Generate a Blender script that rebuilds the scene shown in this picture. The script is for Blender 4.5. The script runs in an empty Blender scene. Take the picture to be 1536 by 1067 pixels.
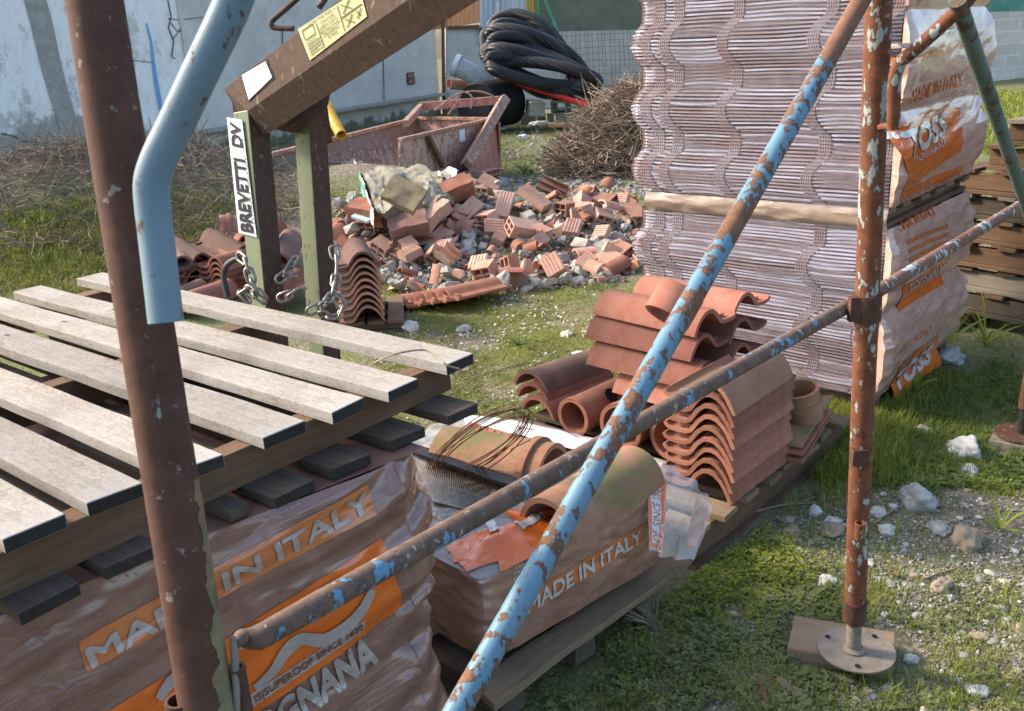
import bpy, bmesh, math, random
from mathutils import Vector, Matrix, noise, Euler, Quaternion
random.seed(7)
SC=bpy.context.scene; COL=SC.collection
rad=math.radians
# ---------------- camera
F=1400.; H=1.45; PIT=math.atan(480/F); ROLL=rad(3.0)
fw=Vector((0,math.cos(PIT),-math.sin(PIT))); _r0=Vector((1,0,0)); _u0=Vector((0,math.sin(PIT),math.cos(PIT)))
RT=math.cos(ROLL)*_r0-math.sin(ROLL)*_u0; UP=math.sin(ROLL)*_r0+math.cos(ROLL)*_u0
CAMP=Vector((0,0,H))
cd=bpy.data.cameras.new('camera'); cam=bpy.data.objects.new('camera',cd); COL.objects.link(cam); SC.camera=cam
cam.matrix_world=Matrix.Translation(CAMP)@Matrix((RT,UP,-fw)).transposed().to_4x4()
cd.sensor_width=36; cd.lens=36*F/1536; cd.clip_start=.05; cd.clip_end=500
cd.dof.use_dof=True; cd.dof.focus_distance=3.2; cd.dof.aperture_fstop=20
# ---------------- world, sun, exposure
SUN_AZ=Vector((-.95,.30,0)).normalized(); EL=rad(34)
W=bpy.data.worlds.new('World'); SC.world=W; W.use_nodes=True
nt=W.node_tree; bg=nt.nodes['Background']; sky=nt.nodes.new('ShaderNodeTexSky'); sky.sky_type='NISHITA'; sky.sun_disc=False
sky.sun_elevation=EL; sky.sun_rotation=math.atan2(SUN_AZ.x,SUN_AZ.y); sky.air_density=1.0; sky.dust_density=3.; sky.ozone_density=.8
nt.links.new(sky.outputs[0],bg.inputs[0]); bg.inputs[1].default_value=.15
sl=bpy.data.lights.new('sun','SUN'); sl.energy=2.3; sl.angle=rad(8); sl.color=(1,.86,.68)
so=bpy.data.objects.new('sun',sl); COL.objects.link(so)
sd=Vector((SUN_AZ.x*math.cos(EL),SUN_AZ.y*math.cos(EL),math.sin(EL)))
so.rotation_euler=sd.to_track_quat('Z','Y').to_euler(); so.location=sd*30
SC.view_settings.view_transform='Standard'; SC.view_settings.look='None'; SC.view_settings.gamma=1
SC.view_settings.exposure=1.45
SC.render.engine='CYCLES'
# ---------------- pixel helpers (photo pixels 1536x1067 -> world points)
def ray(x,y): return fw+RT*((x-768)/F)-UP*((y-533.5)/F)
def G(x,y,z=0.):
    d=ray(x,y); return CAMP+d*((z-H)/d.z)
def AT(x,y,dep): return CAMP+ray(x,y)*dep
def PLANE(x,y,p,n):
    d=ray(x,y); return CAMP+d*((p-CAMP).dot(n)/d.dot(n))
def V(*a): return Vector(a)
def fbm(x,y,z=0,o=4): return noise.fractal(Vector((x,y,z)),1.0,2.0,o)
MOUND=G(110,330,.25); MOUND.z=0
RUB=G(700,345); RUB2=G(560,330)
def gh(x,y):
    z=.025*fbm(x*.9,y*.9,3.1)+.008*fbm(x*5,y*5,1.7)
    dx=(x-MOUND.x)/1.5; dy=(y-MOUND.y)/1.7; z+=.74*math.exp(-(dx*dx+dy*dy))
    dx=(x-RUB2.x)/.95; dy=(y-RUB2.y)/1.0; z+=.33*math.exp(-(dx*dx+dy*dy))
    dx=(x-RUB.x)/1.5; dy=(y-RUB.y)/.8; z+=.20*math.exp(-(dx*dx+dy*dy))
    return z
def GG(x,y):   # pixel -> point on the terrain
    d=ray(x,y); z=0.
    p=G(x,y,0)
    t0=.8; t=t0
    while t<40:
        q=CAMP+d*t
        if q.z<gh(q.x,q.y): break
        t+=.03
    q.z=gh(q.x,q.y); return q
def drop(x,y,dz=0): return Vector((x,y,gh(x,y)+dz))
# ---------------- materials
MATS={}
class NT:
    def __init__(s,name):
        m=bpy.data.materials.new(name); m.use_nodes=True; s.m=m; s.t=m.node_tree; s.n=s.t.nodes; s.l=s.t.links
        s.p=s.n['Principled BSDF']; s.tc=s.n.new('ShaderNodeTexCoord'); s.out=s.n['Material Output']; s.p.inputs['Specular IOR Level'].default_value=.22; MATS[name]=m
    def mapp(s,scale=(1,1,1),src='Object'):
        a=s.n.new('ShaderNodeMapping'); a.inputs['Scale'].default_value=scale; s.l.new(s.tc.outputs[src],a.inputs[0]); return a.outputs[0]
    def noise(s,scale,detail=6,rough=.6,vec=None,dist=0):
        a=s.n.new('ShaderNodeTexNoise'); a.inputs['Scale'].default_value=scale; a.inputs['Detail'].default_value=detail
        a.inputs['Roughness'].default_value=rough; a.inputs['Distortion'].default_value=dist
        s.l.new(vec if vec is not None else s.tc.outputs['Object'],a.inputs['Vector']); return a.outputs['Fac']
    def vor(s,scale,feat='F1',vec=None,out='Distance'):
        a=s.n.new('ShaderNodeTexVoronoi'); a.feature=feat; a.inputs['Scale'].default_value=scale
        s.l.new(vec if vec is not None else s.tc.outputs['Object'],a.inputs['Vector']); return a.outputs[out]
    def ramp(s,fac,stops,interp='LINEAR'):
        a=s.n.new('ShaderNodeValToRGB'); a.color_ramp.interpolation=interp; e=a.color_ramp.elements
        while len(e)<len(stops): e.new(.5)
        for i,(p,c) in enumerate(stops):
            e[i].position=p; e[i].color=(c,c,c,1) if isinstance(c,(int,float)) else (*c,1)
        s.l.new(fac,a.inputs[0]); return a.outputs[0]
    def mix(s,f,a,b,mode='MIX'):
        n=s.n.new('ShaderNodeMix'); n.data_type='RGBA'; n.blend_type=mode
        for i,v in ((0,f),(6,a),(7,b)):
            if isinstance(v,(int,float)): n.inputs[i].default_value=v if i==0 else (v,v,v,1)
            elif isinstance(v,tuple): n.inputs[i].default_value=(*v,1)
            else: s.l.new(v,n.inputs[i])
        return n.outputs[2]
    def math(s,op,a,b=0.):
        n=s.n.new('ShaderNodeMath'); n.operation=op
        for i,v in ((0,a),(1,b)):
            if isinstance(v,(int,float)): n.inputs[i].default_value=v
            else: s.l.new(v,n.inputs[i])
        return n.outputs[0]
    def sep(s,i,src='Object'):
        n=s.n.new('ShaderNodeSeparateXYZ'); s.l.new(s.tc.outputs[src],n.inputs[0]); return n.outputs[i]
    def rnd(s):
        n=s.n.new('ShaderNodeObjectInfo'); return n.outputs['Random']
    def hsv(s,col,h=.5,sa=1.,v=1.):
        n=s.n.new('ShaderNodeHueSaturation')
        for k,x in (('Hue',h),('Saturation',sa),('Value',v)):
            if isinstance(x,(int,float)): n.inputs[k].default_value=x
            else: s.l.new(x,n.inputs[k])
        s.l.new(col,n.inputs['Color']); return n.outputs[0]
    def base(s,c):
        if isinstance(c,tuple): s.p.inputs['Base Color'].default_value=(*c,1)
        else: s.l.new(c,s.p.inputs['Base Color'])
    def rough(s,v):
        if isinstance(v,(int,float)): s.p.inputs['Roughness'].default_value=v
        else: s.l.new(v,s.p.inputs['Roughness'])
    def bump(s,h,strength=.4,dist=.005):
        n=s.n.new('ShaderNodeBump'); n.inputs['Strength'].default_value=strength; n.inputs['Distance'].default_value=dist
        s.l.new(h,n.inputs['Height']); s.l.new(n.outputs[0],s.p.inputs['Normal'])
def clay(name,c1,c2,dirt=(.12,.09,.06),dirtamt=.45,moss=0,rv=.35,sc=14):
    n=NT(name); a=n.noise(sc,8,.65); b=n.noise(3.5,5,.6)
    col=n.ramp(a,[(.35,c1),(.68,c2)])
    col=n.mix(n.ramp(b,[(.5,0.),(.5+.3*(1.3-dirtamt),dirtamt)]),col,dirt)
    if moss:
        col=n.mix(n.ramp(n.mix(.6,n.noise(4,4,.7),n.noise(26,6,.8)),[(.5,0.),(.56,moss)]),col,(.13,.16,.05))
    sp=n.noise(120,3,.6); col=n.mix(n.ramp(sp,[(.62,0.),(.7,.35)]),col,(.10,.07,.05))
    r=n.rnd(); v=n.n.new('ShaderNodeMapRange'); n.l.new(r,v.inputs[0]); v.inputs[3].default_value=1-rv; v.inputs[4].default_value=1+rv*.8
    col=n.hsv(col,.5,1.,v.outputs[0]); n.base(col); n.rough(.88); n.bump(n.noise(60,6,.7),.35,.004); return n.m
clay('terracotta',(.27,.10,.068),(.37,.165,.12),dirt=(.20,.13,.09),dirtamt=.6)
clay('terracotta_brown',(.24,.095,.062),(.34,.155,.105),dirt=(.20,.13,.075),dirtamt=.6)
clay('terracotta_aged',(.27,.13,.08),(.38,.215,.14),dirt=(.16,.12,.07),dirtamt=.85,moss=.55,rv=.1)
clay('terracotta_dark',(.15,.09,.075),(.25,.14,.11),dirt=(.09,.07,.06),dirtamt=.7)
clay('brick_clay',(.34,.16,.11),(.47,.27,.20),dirt=(.36,.31,.26),dirtamt=.8,rv=.4)
clay('brick_pale',(.46,.26,.19),(.58,.39,.30),dirt=(.40,.32,.26),rv=.2)
clay('tile_mossy',(.30,.15,.09),(.38,.2,.12),dirt=(.15,.17,.07),dirtamt=.9,moss=.8,rv=.1)
def wood(name,c1,c2,crack=(.04,.035,.03),sc=1.,flake=0):
    n=NT(name); v=n.mapp((2.5,40,40)); a=n.noise(2.2*sc,8,.7,v,.4); b=n.noise(5,5,.6)
    col=n.ramp(a,[(.3,c1),(.7,c2)]); col=n.mix(n.ramp(b,[(.45,0.),(.75,.45)]),col,tuple(x*.55 for x in c1))
    v2=n.mapp((5,90,90)); cr=n.noise(3,5,.7,v2,.5); col=n.mix(n.ramp(cr,[(.27,1.),(.36,0.)]),col,crack)
    if flake:
        v3=n.mapp((42,110,110)); fl=n.noise(1.3,7,.85,v3,1.5); col=n.mix(n.ramp(fl,[(.40,.9),(.53,0.)]),col,(.13,.105,.085))
        gz=n.noise(2.,4,.6); col=n.mix(n.ramp(gz,[(.4,0.),(.65,.5)]),col,(.42,.42,.41))
        fs=n.noise(35,4,.7); col=n.mix(n.ramp(fs,[(.6,0.),(.72,.5)]),col,(.20,.165,.13))
        kn=n.vor(13,vec=n.mapp((.5,1,0))); col=n.mix(n.ramp(kn,[(.05,.9),(.09,0.)]),col,(.06,.04,.03))
    r=n.rnd(); m=n.n.new('ShaderNodeMapRange'); n.l.new(r,m.inputs[0]); m.inputs[3].default_value=.8; m.inputs[4].default_value=1.15
    col=n.hsv(col,.5,1.,m.outputs[0]); n.base(col); n.rough(.85); n.bump(n.mix(.5,a,cr),.6,.003); return n.m
wood('wood_pale',(.25,.22,.185),(.43,.375,.31),flake=1)
wood('wood_brown',(.11,.066,.038),(.20,.125,.075))
wood('wood_grey',(.16,.14,.115),(.29,.25,.20))
wood('wood_dark',(.06,.047,.036),(.13,.105,.08))
wood('wood_mid',(.17,.12,.075),(.29,.215,.14))
wood('end_grain_shaded',(.025,.022,.02),(.06,.05,.045))  # dark weathered end grain, with the shade on board ends put into its colour
def pipe_mat(name,rust1,rust2,paint,amt,zr=None,chip=None,inv=False):
    n=NT(name); a=n.noise(38,8,.7); b=n.noise(10,6,.6)
    col=n.ramp(a,[(.3,rust1),(.7,rust2)])
    f=n.mix(.4,n.noise(60,7,.62,n.mapp((1,1,.5))),n.noise(13,4,.6,n.mapp((1,1,.35))))
    if zr:
        mr=n.n.new('ShaderNodeMapRange'); n.l.new(n.sep(2),mr.inputs[0])
        for i,v in zip((1,2,3,4),zr): mr.inputs[i].default_value=v
        f=n.math('ADD',f,mr.outputs[0])
    m=n.ramp(f,[(amt,0.),(amt+.02,1.)])
    edge=n.ramp(f,[(amt-.02,0.),(amt-.005,1.),(amt+.012,1.),(amt+.03,0.)])
    pc=n.mix(n.ramp(b,[(.35,0.),(.7,.6)]),paint,tuple(min(1,x*.6+.1) for x in paint))
    col=n.mix(m,col,pc); col=n.mix(n.math('MULTIPLY',edge,.8),col,(.10,.05,.03))
    if chip:
        c=n.noise(55,5,.6); col=n.mix(n.ramp(c,[(.64,0.),(.67,1.)]),col,chip)
    n.base(col); n.rough(n.mix(m,.8,.45)); n.p.inputs['Metallic'].default_value=.0
    n.bump(n.mix(.4,a,m),.5,.0015); return n.m
pipe_mat('rust_brown_pipe',(.06,.028,.02),(.11,.055,.038),(.20,.25,.24),.62,chip=(.22,.18,.15))
pipe_mat('rust_flake_pipe',(.09,.033,.018),(.22,.085,.045),(.33,.36,.34),.545,zr=(.35,1.1,-.045,.012),chip=(.30,.20,.12))
pipe_mat('blue_flake_pipe',(.13,.065,.038),(.24,.125,.075),(.10,.225,.32),.51,zr=(1.33,1.43,.045,-.10))
pipe_mat('rust_blue_pipe',(.09,.058,.043),(.19,.13,.10),(.10,.25,.38),.53,zr=(.40,.95,.06,-.02),chip=(.34,.32,.30))
pipe_mat('blue_pipe',(.15,.17,.17),(.16,.17,.16),(.15,.235,.29),.42,chip=(.12,.14,.14))
pipe_mat('teal_pipe',(.10,.07,.05),(.16,.12,.09),(.085,.15,.145),.44)
pipe_mat('skip_pink',(.25,.12,.08),(.42,.22,.16),(.56,.35,.28),.44)
pipe_mat('skip_red',(.33,.13,.09),(.52,.24,.17),(.50,.22,.16),.46)
pipe_mat('skip_rim',(.24,.13,.09),(.40,.24,.17),(.48,.30,.22),.5)
pipe_mat('fork_green',(.10,.075,.05),(.16,.12,.085),(.15,.185,.105),.40)
pipe_mat('fork_brown',(.055,.036,.028),(.10,.064,.048),(.13,.13,.085),.58)
def plain(name,c,r=.7,metal=0.,var=.25,sc=12,bump=.2,spec=None):
    n=NT(name); a=n.noise(sc,6,.65); n.base(n.mix(n.ramp(a,[(.3,0.),(.7,1.)]),tuple(x*(1-var) for x in c),tuple(min(1,x*(1+var)) for x in c)))
    n.rough(r); n.p.inputs['Metallic'].default_value=metal
    if bump: n.bump(n.noise(sc*5,5,.6),bump,.002)
    return n.m
plain('black_plastic',(.012,.012,.014),.35); plain('dark_metal',(.05,.05,.052),.45,.6); plain('rubber',(.02,.02,.021),.7)
plain('chain_steel',(.28,.27,.25),.4,.85,.4,60); plain('wire_rust',(.13,.065,.04),.75); plain('hook_steel',(.045,.05,.055),.5,.5)
plain('red_paint',(.55,.03,.03),.4); plain('yellow_paint',(.60,.33,.03),.45,0,.3); plain('pvc_white',(.50,.55,.55),.35)
plain('pvc_pink',(.55,.28,.22),.5); plain('green_paint',(.08,.25,.16),.5); plain('sticker_white',(.62,.66,.70),.4,0,.12)
plain('ink_black',(.015,.015,.02),.6,0,.1); plain('plate_yellow',(.42,.42,.22),.5,0,.15); plain('ink_dark',(.10,.10,.05),.6)
plain('block_grey',(.30,.30,.26),.9,0,.25,25,.5); plain('galv_wire',(.20,.18,.16),.6,.2)
plain('stone_grey',(.33,.34,.32),.85,0,.35,30,.5); plain('stone_pale',(.50,.49,.45),.8,0,.25,20,.4); plain('stone_brown',(.28,.23,.17),.85,0,.3,25,.4)
plain('mortar',(.32,.31,.28),.95,0,.3,18,.9); plain('tile_slab_blue',(.45,.56,.62),.3,0,.08); plain('rusty_rod',(.16,.09,.06),.8)
plain('paper_sack',(.55,.54,.50),.8,0,.3,8,.3); plain('cement_dry',(.23,.215,.17),.95,0,.35,14,1.0); plain('sack_green',(.05,.32,.22),.5)
plain('white_litter',(.7,.72,.72),.5,0,.1); plain('sponge_yellow',(.7,.6,.3),.9); plain('base_plate',(.24,.205,.165),.75,.1,.25,30,.5)
plain('gravel_grey',(.27,.26,.23),.9,0,.3,30,.3)
plain('print_brown',(.22,.08,.04),.4,0,.1,4,0.)

def leafm(name,c1,c2):
    n=NT(name); r=n.mix(.5,n.noise(9,3,.6),n.noise(90,2,.6)); col=n.ramp(r,[(.38,c1),(.62,c2)]); n.base(col); n.rough(.55)
    n.p.inputs['Subsurface Weight'].default_value=0.; 
    tr=n.n.new('ShaderNodeBsdfTranslucent'); mx=n.n.new('ShaderNodeMixShader'); mx.inputs[0].default_value=.35
    n.l.new(col,tr.inputs[0]); n.l.new(n.p.outputs[0],mx.inputs[1]); n.l.new(tr.outputs[0],mx.inputs[2]); n.l.new(mx.outputs[0],n.out.inputs[0]); return n.m
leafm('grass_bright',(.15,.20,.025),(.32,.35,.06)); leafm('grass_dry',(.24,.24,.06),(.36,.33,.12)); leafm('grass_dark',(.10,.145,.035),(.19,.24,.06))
leafm('clover',(.12,.145,.045),(.27,.29,.12)); leafm('weed_blue',(.12,.20,.13),(.22,.31,.22)); leafm('straw',(.30,.25,.17),(.45,.39,.29))
plain('twig',(.27,.205,.15),.9,0,.4,20,0); plain('twig_grey',(.20,.165,.125),.9,0,.35,20,0)
# ground
n=NT('ground_soil'); a=n.noise(2.2,8,.7); b=n.noise(30,6,.7); vz=n.vor(55); c=n.noise(.7,5,.6)
col=n.ramp(b,[(.3,(.10,.08,.055)),(.55,(.20,.165,.12)),(.75,(.34,.31,.25))])
col=n.mix(n.ramp(n.mix(.5,a,c),[(.42,0.),(.54,.8)]),col,n.ramp(n.noise(60,5,.7),[(.3,(.06,.085,.018)),(.7,(.16,.20,.04))]))
col=n.mix(n.ramp(vz,[(.12,.7),(.3,0.)]),col,(.30,.29,.26)); n.base(col); n.rough(.95); n.bump(n.mix(.5,b,vz),.9,.012)
# concrete wall painted
n=NT('wall_paint'); z=n.sep(2); a=n.noise(1.1,8,.7); b=n.noise(9,8,.75,n.mapp((1,1,.45))); 
col=n.ramp(b,[(.3,(.68,.66,.62)),(.5,(.84,.83,.80)),(.7,(.90,.89,.87))])
zz=n.math('ADD',n.math('MULTIPLY',z,-.55),n.math('MULTIPLY',a,1.3)); col=n.mix(n.ramp(n.noise(2.2,9,.8,n.mapp((1,1,.6))),[(.53,0.),(.57,.75)]),col,n.ramp(n.noise(30,4,.6),[(.3,(.40,.38,.34)),(.7,(.56,.55,.51))]))
col=n.mix(n.ramp(zz,[(.28,0.),(.36,1.)]),col,n.ramp(n.noise(16,6,.7),[(.3,(.30,.29,.26)),(.7,(.42,.41,.37))]))
m=n.math('ADD',n.math('MULTIPLY',z,-2.),n.math('MULTIPLY',n.noise(5,6,.7),1.4)); col=n.mix(n.ramp(m,[(.25,0.),(.5,.85)]),col,(.10,.10,.055))
n.base(col); n.rough(.9); n.bump(n.noise(22,8,.7),.5,.01)
n=NT('wall_concrete'); z=n.sep(2); a=n.noise(1.3,8,.7); b=n.noise(12,8,.75)
col=n.ramp(a,[(.3,(.50,.48,.44)),(.7,(.68,.66,.62))]); col=n.mix(n.ramp(b,[(.5,0.),(.8,.5)]),col,(.24,.235,.21))
m=n.math('ADD',n.math('MULTIPLY',z,-2.2),n.math('MULTIPLY',n.noise(5,6,.7),1.5)); col=n.mix(n.ramp(m,[(.3,0.),(.55,.85)]),col,(.09,.10,.05))
n.base(col); n.rough(.92); n.bump(n.noise(18,8,.7),.5,.012)
def blockmat(name,c,cm):
    n=NT(name); t=n.n.new('ShaderNodeTexBrick'); t.inputs['Scale'].default_value=1; t.inputs['Brick Width'].default_value=.5; t.inputs['Row Height'].default_value=.25
    t.inputs['Mortar Size'].default_value=.012; t.inputs['Color1'].default_value=(*c,1); t.inputs['Color2'].default_value=(*[x*.82 for x in c],1); t.inputs['Mortar'].default_value=(*cm,1)
    cb=n.n.new('ShaderNodeCombineXYZ'); n.l.new(n.sep(0),cb.inputs[0]); n.l.new(n.sep(2),cb.inputs[1]); n.l.new(cb.outputs[0],t.inputs['Vector'])
    col=n.mix(n.ramp(n.noise(6,7,.7),[(.4,0.),(.75,.5)]),t.outputs[0],tuple(x*.6 for x in c)); n.base(col); n.rough(.95)
    n.bump(n.mix(.6,t.outputs['Fac'],n.noise(40,5,.7)),.5,-.006); return n.m
blockmat('block_wall',(.62,.59,.53),(.70,.68,.62)); 
def corr(name,c1,c2,c3=None):
    n=NT(name); a=n.noise(1.2,7,.7,n.mapp((6,6,.8))); col=n.ramp(a,[(.35,c1),(.65,c2)])
    if c3: 
        z=n.math('ADD',n.math('MULTIPLY',n.sep(2),-.8),n.math('MULTIPLY',n.noise(7,5,.6,n.mapp((1,1,.25))),2.)); col=n.mix(n.ramp(z,[(-.3+.25,0.),(.4,.9)]),col,c3)
    n.base(col); n.rough(.6); n.bump(n.noise(20,5,.6),.3,.003); return n.m
corr('sheet_orange',(.68,.30,.13),(.82,.42,.20)); corr('sheet_blue',(.42,.48,.53),(.60,.64,.66),(.30,.17,.08)); corr('sheet_yellow',(.55,.37,.08),(.62,.45,.14),(.32,.18,.08))
# green net
n=NT('shade_net'); a=n.noise(3,6,.7); n.base(n.mix(n.ramp(a,[(.3,0.),(.7,1.)]),(.13,.16,.11),(.25,.27,.20))); n.rough(.9); w=n.vor(45); n.bump(w,.6,.01)
n=NT('shade_net_green'); n.base(n.mix(n.ramp(n.noise(3,5,.6),[(.3,0.),(.7,1.)]),(.08,.22,.17),(.15,.32,.26))); n.rough(.9); n.bump(n.vor(60),.5,.01)
# plastic films
def film(name,c1,c2,alpha,rough=.22,bs=.5,sc=9,tr=(1,1,1)):
    n=NT(name); a=n.noise(sc,6,.6,n.mapp((1,1,1.6)),1.2); n.base(n.ramp(a,[(.35,c1),(.7,c2)])); n.rough(rough)
    n.p.inputs['Coat Weight'].default_value=.85; n.p.inputs['Coat Roughness'].default_value=.09; n.p.inputs['Specular IOR Level'].default_value=.4
    def ridge(sc,mp,di):
        q=n.noise(sc,3,.5,n.mapp(mp),di); q=n.math('ABSOLUTE',n.math('SUBTRACT',q,.5)); return n.ramp(q,[(0.,1.),(.035,.35),(.13,0.)])
    msk=n.ramp(n.noise(2.3,3,.5),[(.45,0.),(.62,1.)])
    w=n.math('MULTIPLY',n.mix(.4,ridge(3.2,(1,1,3.6),1.2),ridge(8,(1,1,3.),.8)),msk); n.bump(n.mix(.5,w,n.noise(5,3,.5,n.mapp((1,1,3.5)),1.2)),bs*.7,.014)
    if alpha<1:
        t=n.n.new('ShaderNodeBsdfTransparent'); t.inputs[0].default_value=(*tr,1); mx=n.n.new('ShaderNodeMixShader'); mx.inputs[0].default_value=alpha
        n.l.new(t.outputs[0],mx.inputs[1]); n.l.new(n.p.outputs[0],mx.inputs[2]); n.l.new(mx.outputs[0],n.out.inputs[0])
    return n.m
film('film_brown',(.20,.10,.078),(.29,.16,.125),1,.22,.8)
film('film_rose',(.50,.28,.22),(.64,.42,.35),1,.3,.9)
film('film_tan',(.27,.14,.095),(.40,.235,.17),1,.18,1.)
film('film_skirt',(.24,.17,.13),(.34,.255,.20),1,.35,.5)
for _n,_c in (('print_orange',(.74,.15,.02)),('print_faded',(.58,.18,.06)),('print_pale',(.40,.345,.32)),('print_white',(.58,.56,.54))):
    film(_n,tuple(x*.85 for x in _c),tuple(x*1.1 for x in _c),1,.24,.7)
film('film_clear',(.55,.52,.50),(.75,.73,.72),.42,.15,.8)
film('film_sheen',(.42,.38,.44),(.60,.58,.66),.20,.16,.6,14)
film('film_white',(.62,.62,.62),(.78,.77,.75),.85,.3,.7)
# ---------------- mesh builder
class MB:
    def __init__(s): s.v=[]; s.f=[]; s.m=[]; s.mi=0
    def add(s,vs,fs):
        o=len(s.v); s.v+= [Vector(x) for x in vs]; s.f+=[tuple(o+i for i in f) for f in fs]; s.m+=[s.mi]*len(fs)
    def box(s,c,sz,M=None):
        hx,hy,hz=sz[0]/2,sz[1]/2,sz[2]/2; vs=[Vector((x,y,z)) for x in(-hx,hx) for y in(-hy,hy) for z in(-hz,hz)]
        if M is not None: vs=[M@v for v in vs]
        c=Vector(c); s.add([c+v for v in vs],[(0,1,3,2),(4,6,7,5),(0,4,5,1),(2,3,7,6),(0,2,6,4),(1,5,7,3)])
    def beam(s,p0,p1,w,h,up=(0,0,1)):
        p0=Vector(p0);p1=Vector(p1); x=(p1-p0).normalized(); y=Vector(up).cross(x).normalized(); z=x.cross(y)
        s.box((p0+p1)/2,((p1-p0).length,w,h),Matrix((x,y,z)).transposed())
    def tube(s,pts,r,n=12,cap=True,closed=False,flat=None):
        pts=[Vector(p) for p in pts]; N=len(pts); rr=r if isinstance(r,(list,tuple)) else [r]*N
        T=[]
        for i in range(N):
            a=pts[(i-1)%N] if (i>0 or closed) else pts[i]; b=pts[(i+1)%N] if (i<N-1 or closed) else pts[i]
            T.append((b-a).normalized())
        u=T[0].orthogonal().normalized(); vs=[]; 
        for i in range(N):
            u=(u-T[i]*u.dot(T[i])); 
            if u.length<1e-6: u=T[i].orthogonal()
            u.normalize(); w=T[i].cross(u)
            for k in range(n):
                t=2*math.pi*k/n; vs.append(pts[i]+(u*math.cos(t)+w*math.sin(t))*rr[i])
        fs=[]
        for i in range(N if closed else N-1):
            j=(i+1)%N
            for k in range(n): fs.append((i*n+k,i*n+(k+1)%n,j*n+(k+1)%n,j*n+k))
        if cap and not closed: fs.append(tuple(range(n-1,-1,-1))); fs.append(tuple((N-1)*n+k for k in range(n)))
        s.add(vs,fs)
    def pipe(s,p0,p1,r,th=.004,n=20,rings=1):  # open hollow pipe
        p0=Vector(p0);p1=Vector(p1); d=(p1-p0).normalized(); u=d.orthogonal().normalized(); w=d.cross(u); vs=[]
        prof=[(p0+(p1-p0)*i/rings,r) for i in range(rings+1)]+[(p0+(p1-p0)*i/rings,r-th) for i in range(rings,-1,-1)]
        for c,q in prof:
            for k in range(n):
                t=2*math.pi*k/n; vs.append(c+(u*math.cos(t)+w*math.sin(t))*q)
        m=len(prof); s.add(vs,[(i*n+k,i*n+(k+1)%n,((i+1)%m)*n+(k+1)%n,((i+1)%m)*n+k) for i in range(m) for k in range(n)])
    def grid(s,fn,nu,nv,wrapu=False):
        vs=[fn(i/nu,j/nv) for j in range(nv+1) for i in range(nu+1)]; w=nu+1
        s.add(vs,[(j*w+i,j*w+i+1,(j+1)*w+i+1,(j+1)*w+i) for j in range(nv) for i in range(nu)])
    def prism(s,poly0,poly1):   # two closed polygons of same count
        n=len(poly0); s.add(list(poly0)+list(poly1),[(k,(k+1)%n,n+(k+1)%n,n+k) for k in range(n)])
    def strip(s,prof,th,L,taper=1.,nseg=1,bow=0.,shape=None):
        """thick sheet: profile points (x,z) along, extruded along y (0..L)"""
        m=len(prof); nor=[]
        for i in range(m):
            a=prof[max(0,i-1)]; b=prof[min(m-1,i+1)]; d=Vector((b[0]-a[0],b[1]-a[1])).normalized(); nor.append((-d.y,d.x))
        ring=[(prof[i][0]+nor[i][0]*th/2,prof[i][1]+nor[i][1]*th/2) for i in range(m)]+[(prof[i][0]-nor[i][0]*th/2,prof[i][1]-nor[i][1]*th/2) for i in range(m-1,-1,-1)]
        n=len(ring); vs=[]
        for j in range(nseg+1):
            t=j/nseg; k=1+(taper-1)*t
            for (x,z) in ring: vs.append(Vector((x*k,L*t,z*k+bow*math.sin(math.pi*t))))
        fs=[(j*n+k,j*n+(k+1)%n,(j+1)*n+(k+1)%n,(j+1)*n+k) for j in range(nseg) for k in range(n)]
        for e,fl in ((0,0),(nseg,1)):
            for k in range(m-1):
                q=(e*n+k,e*n+n-1-k,e*n+n-2-k,e*n+k+1); fs.append(q if not fl else q[::-1])
        s.add(vs,fs)
    def xf(s,M):
        s.v=[M@v for v in s.v]; return s
def mkmesh(name,mb,mats,smooth=False,ang=35,bev=0):
    me=bpy.data.meshes.new(name); me.from_pydata([tuple(v) for v in mb.v],[],mb.f)
    for m in (mats if isinstance(mats,(list,tuple)) else [mats]): me.materials.append(MATS[m] if isinstance(m,str) else m)
    if any(mb.m): me.polygons.foreach_set('material_index',mb.m)
    bm=bmesh.new(); bm.from_mesh(me); bmesh.ops.recalc_face_normals(bm,faces=bm.faces)
    bm.to_mesh(me); bm.free()
    if smooth:
        me.shade_smooth(); me.set_sharp_from_angle(angle=rad(ang))
    me.update(); return me
def OBJ(name,mb,mats,parent=None,smooth=False,bev=0,world=True,ang=35):
    me=mkmesh(name,mb,mats,smooth,ang); o=bpy.data.objects.new(name,me); COL.objects.link(o)
    if bev:
        b=o.modifiers.new('bevel','BEVEL'); b.width=bev; b.segments=2; b.limit_method='ANGLE'; b.angle_limit=rad(40)
    if parent is not None:
        o.parent=parent
        if world: o.location=-wloc(parent)
    return o
def wloc(o):
    l=Vector(o.location)
    while o.parent is not None: o=o.parent; l=l+Vector(o.location)
    return l
def tag(o,label=None,cat=None,group=None,kind=None):
    if label: o['label']=label
    if cat: o['category']=cat
    if group: o['group']=group
    if kind: o['kind']=kind
    return o
def thing(name,label,cat,base=(0,0,0),group=None):
    o=bpy.data.objects.new(name,None); COL.objects.link(o); o.location=base; o.empty_display_size=.05
    return tag(o,label,cat,group)
def struct(name,mb,m,smooth=False): return tag(OBJ(name,mb,m,None,smooth),kind='structure')
_pc={}
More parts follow.
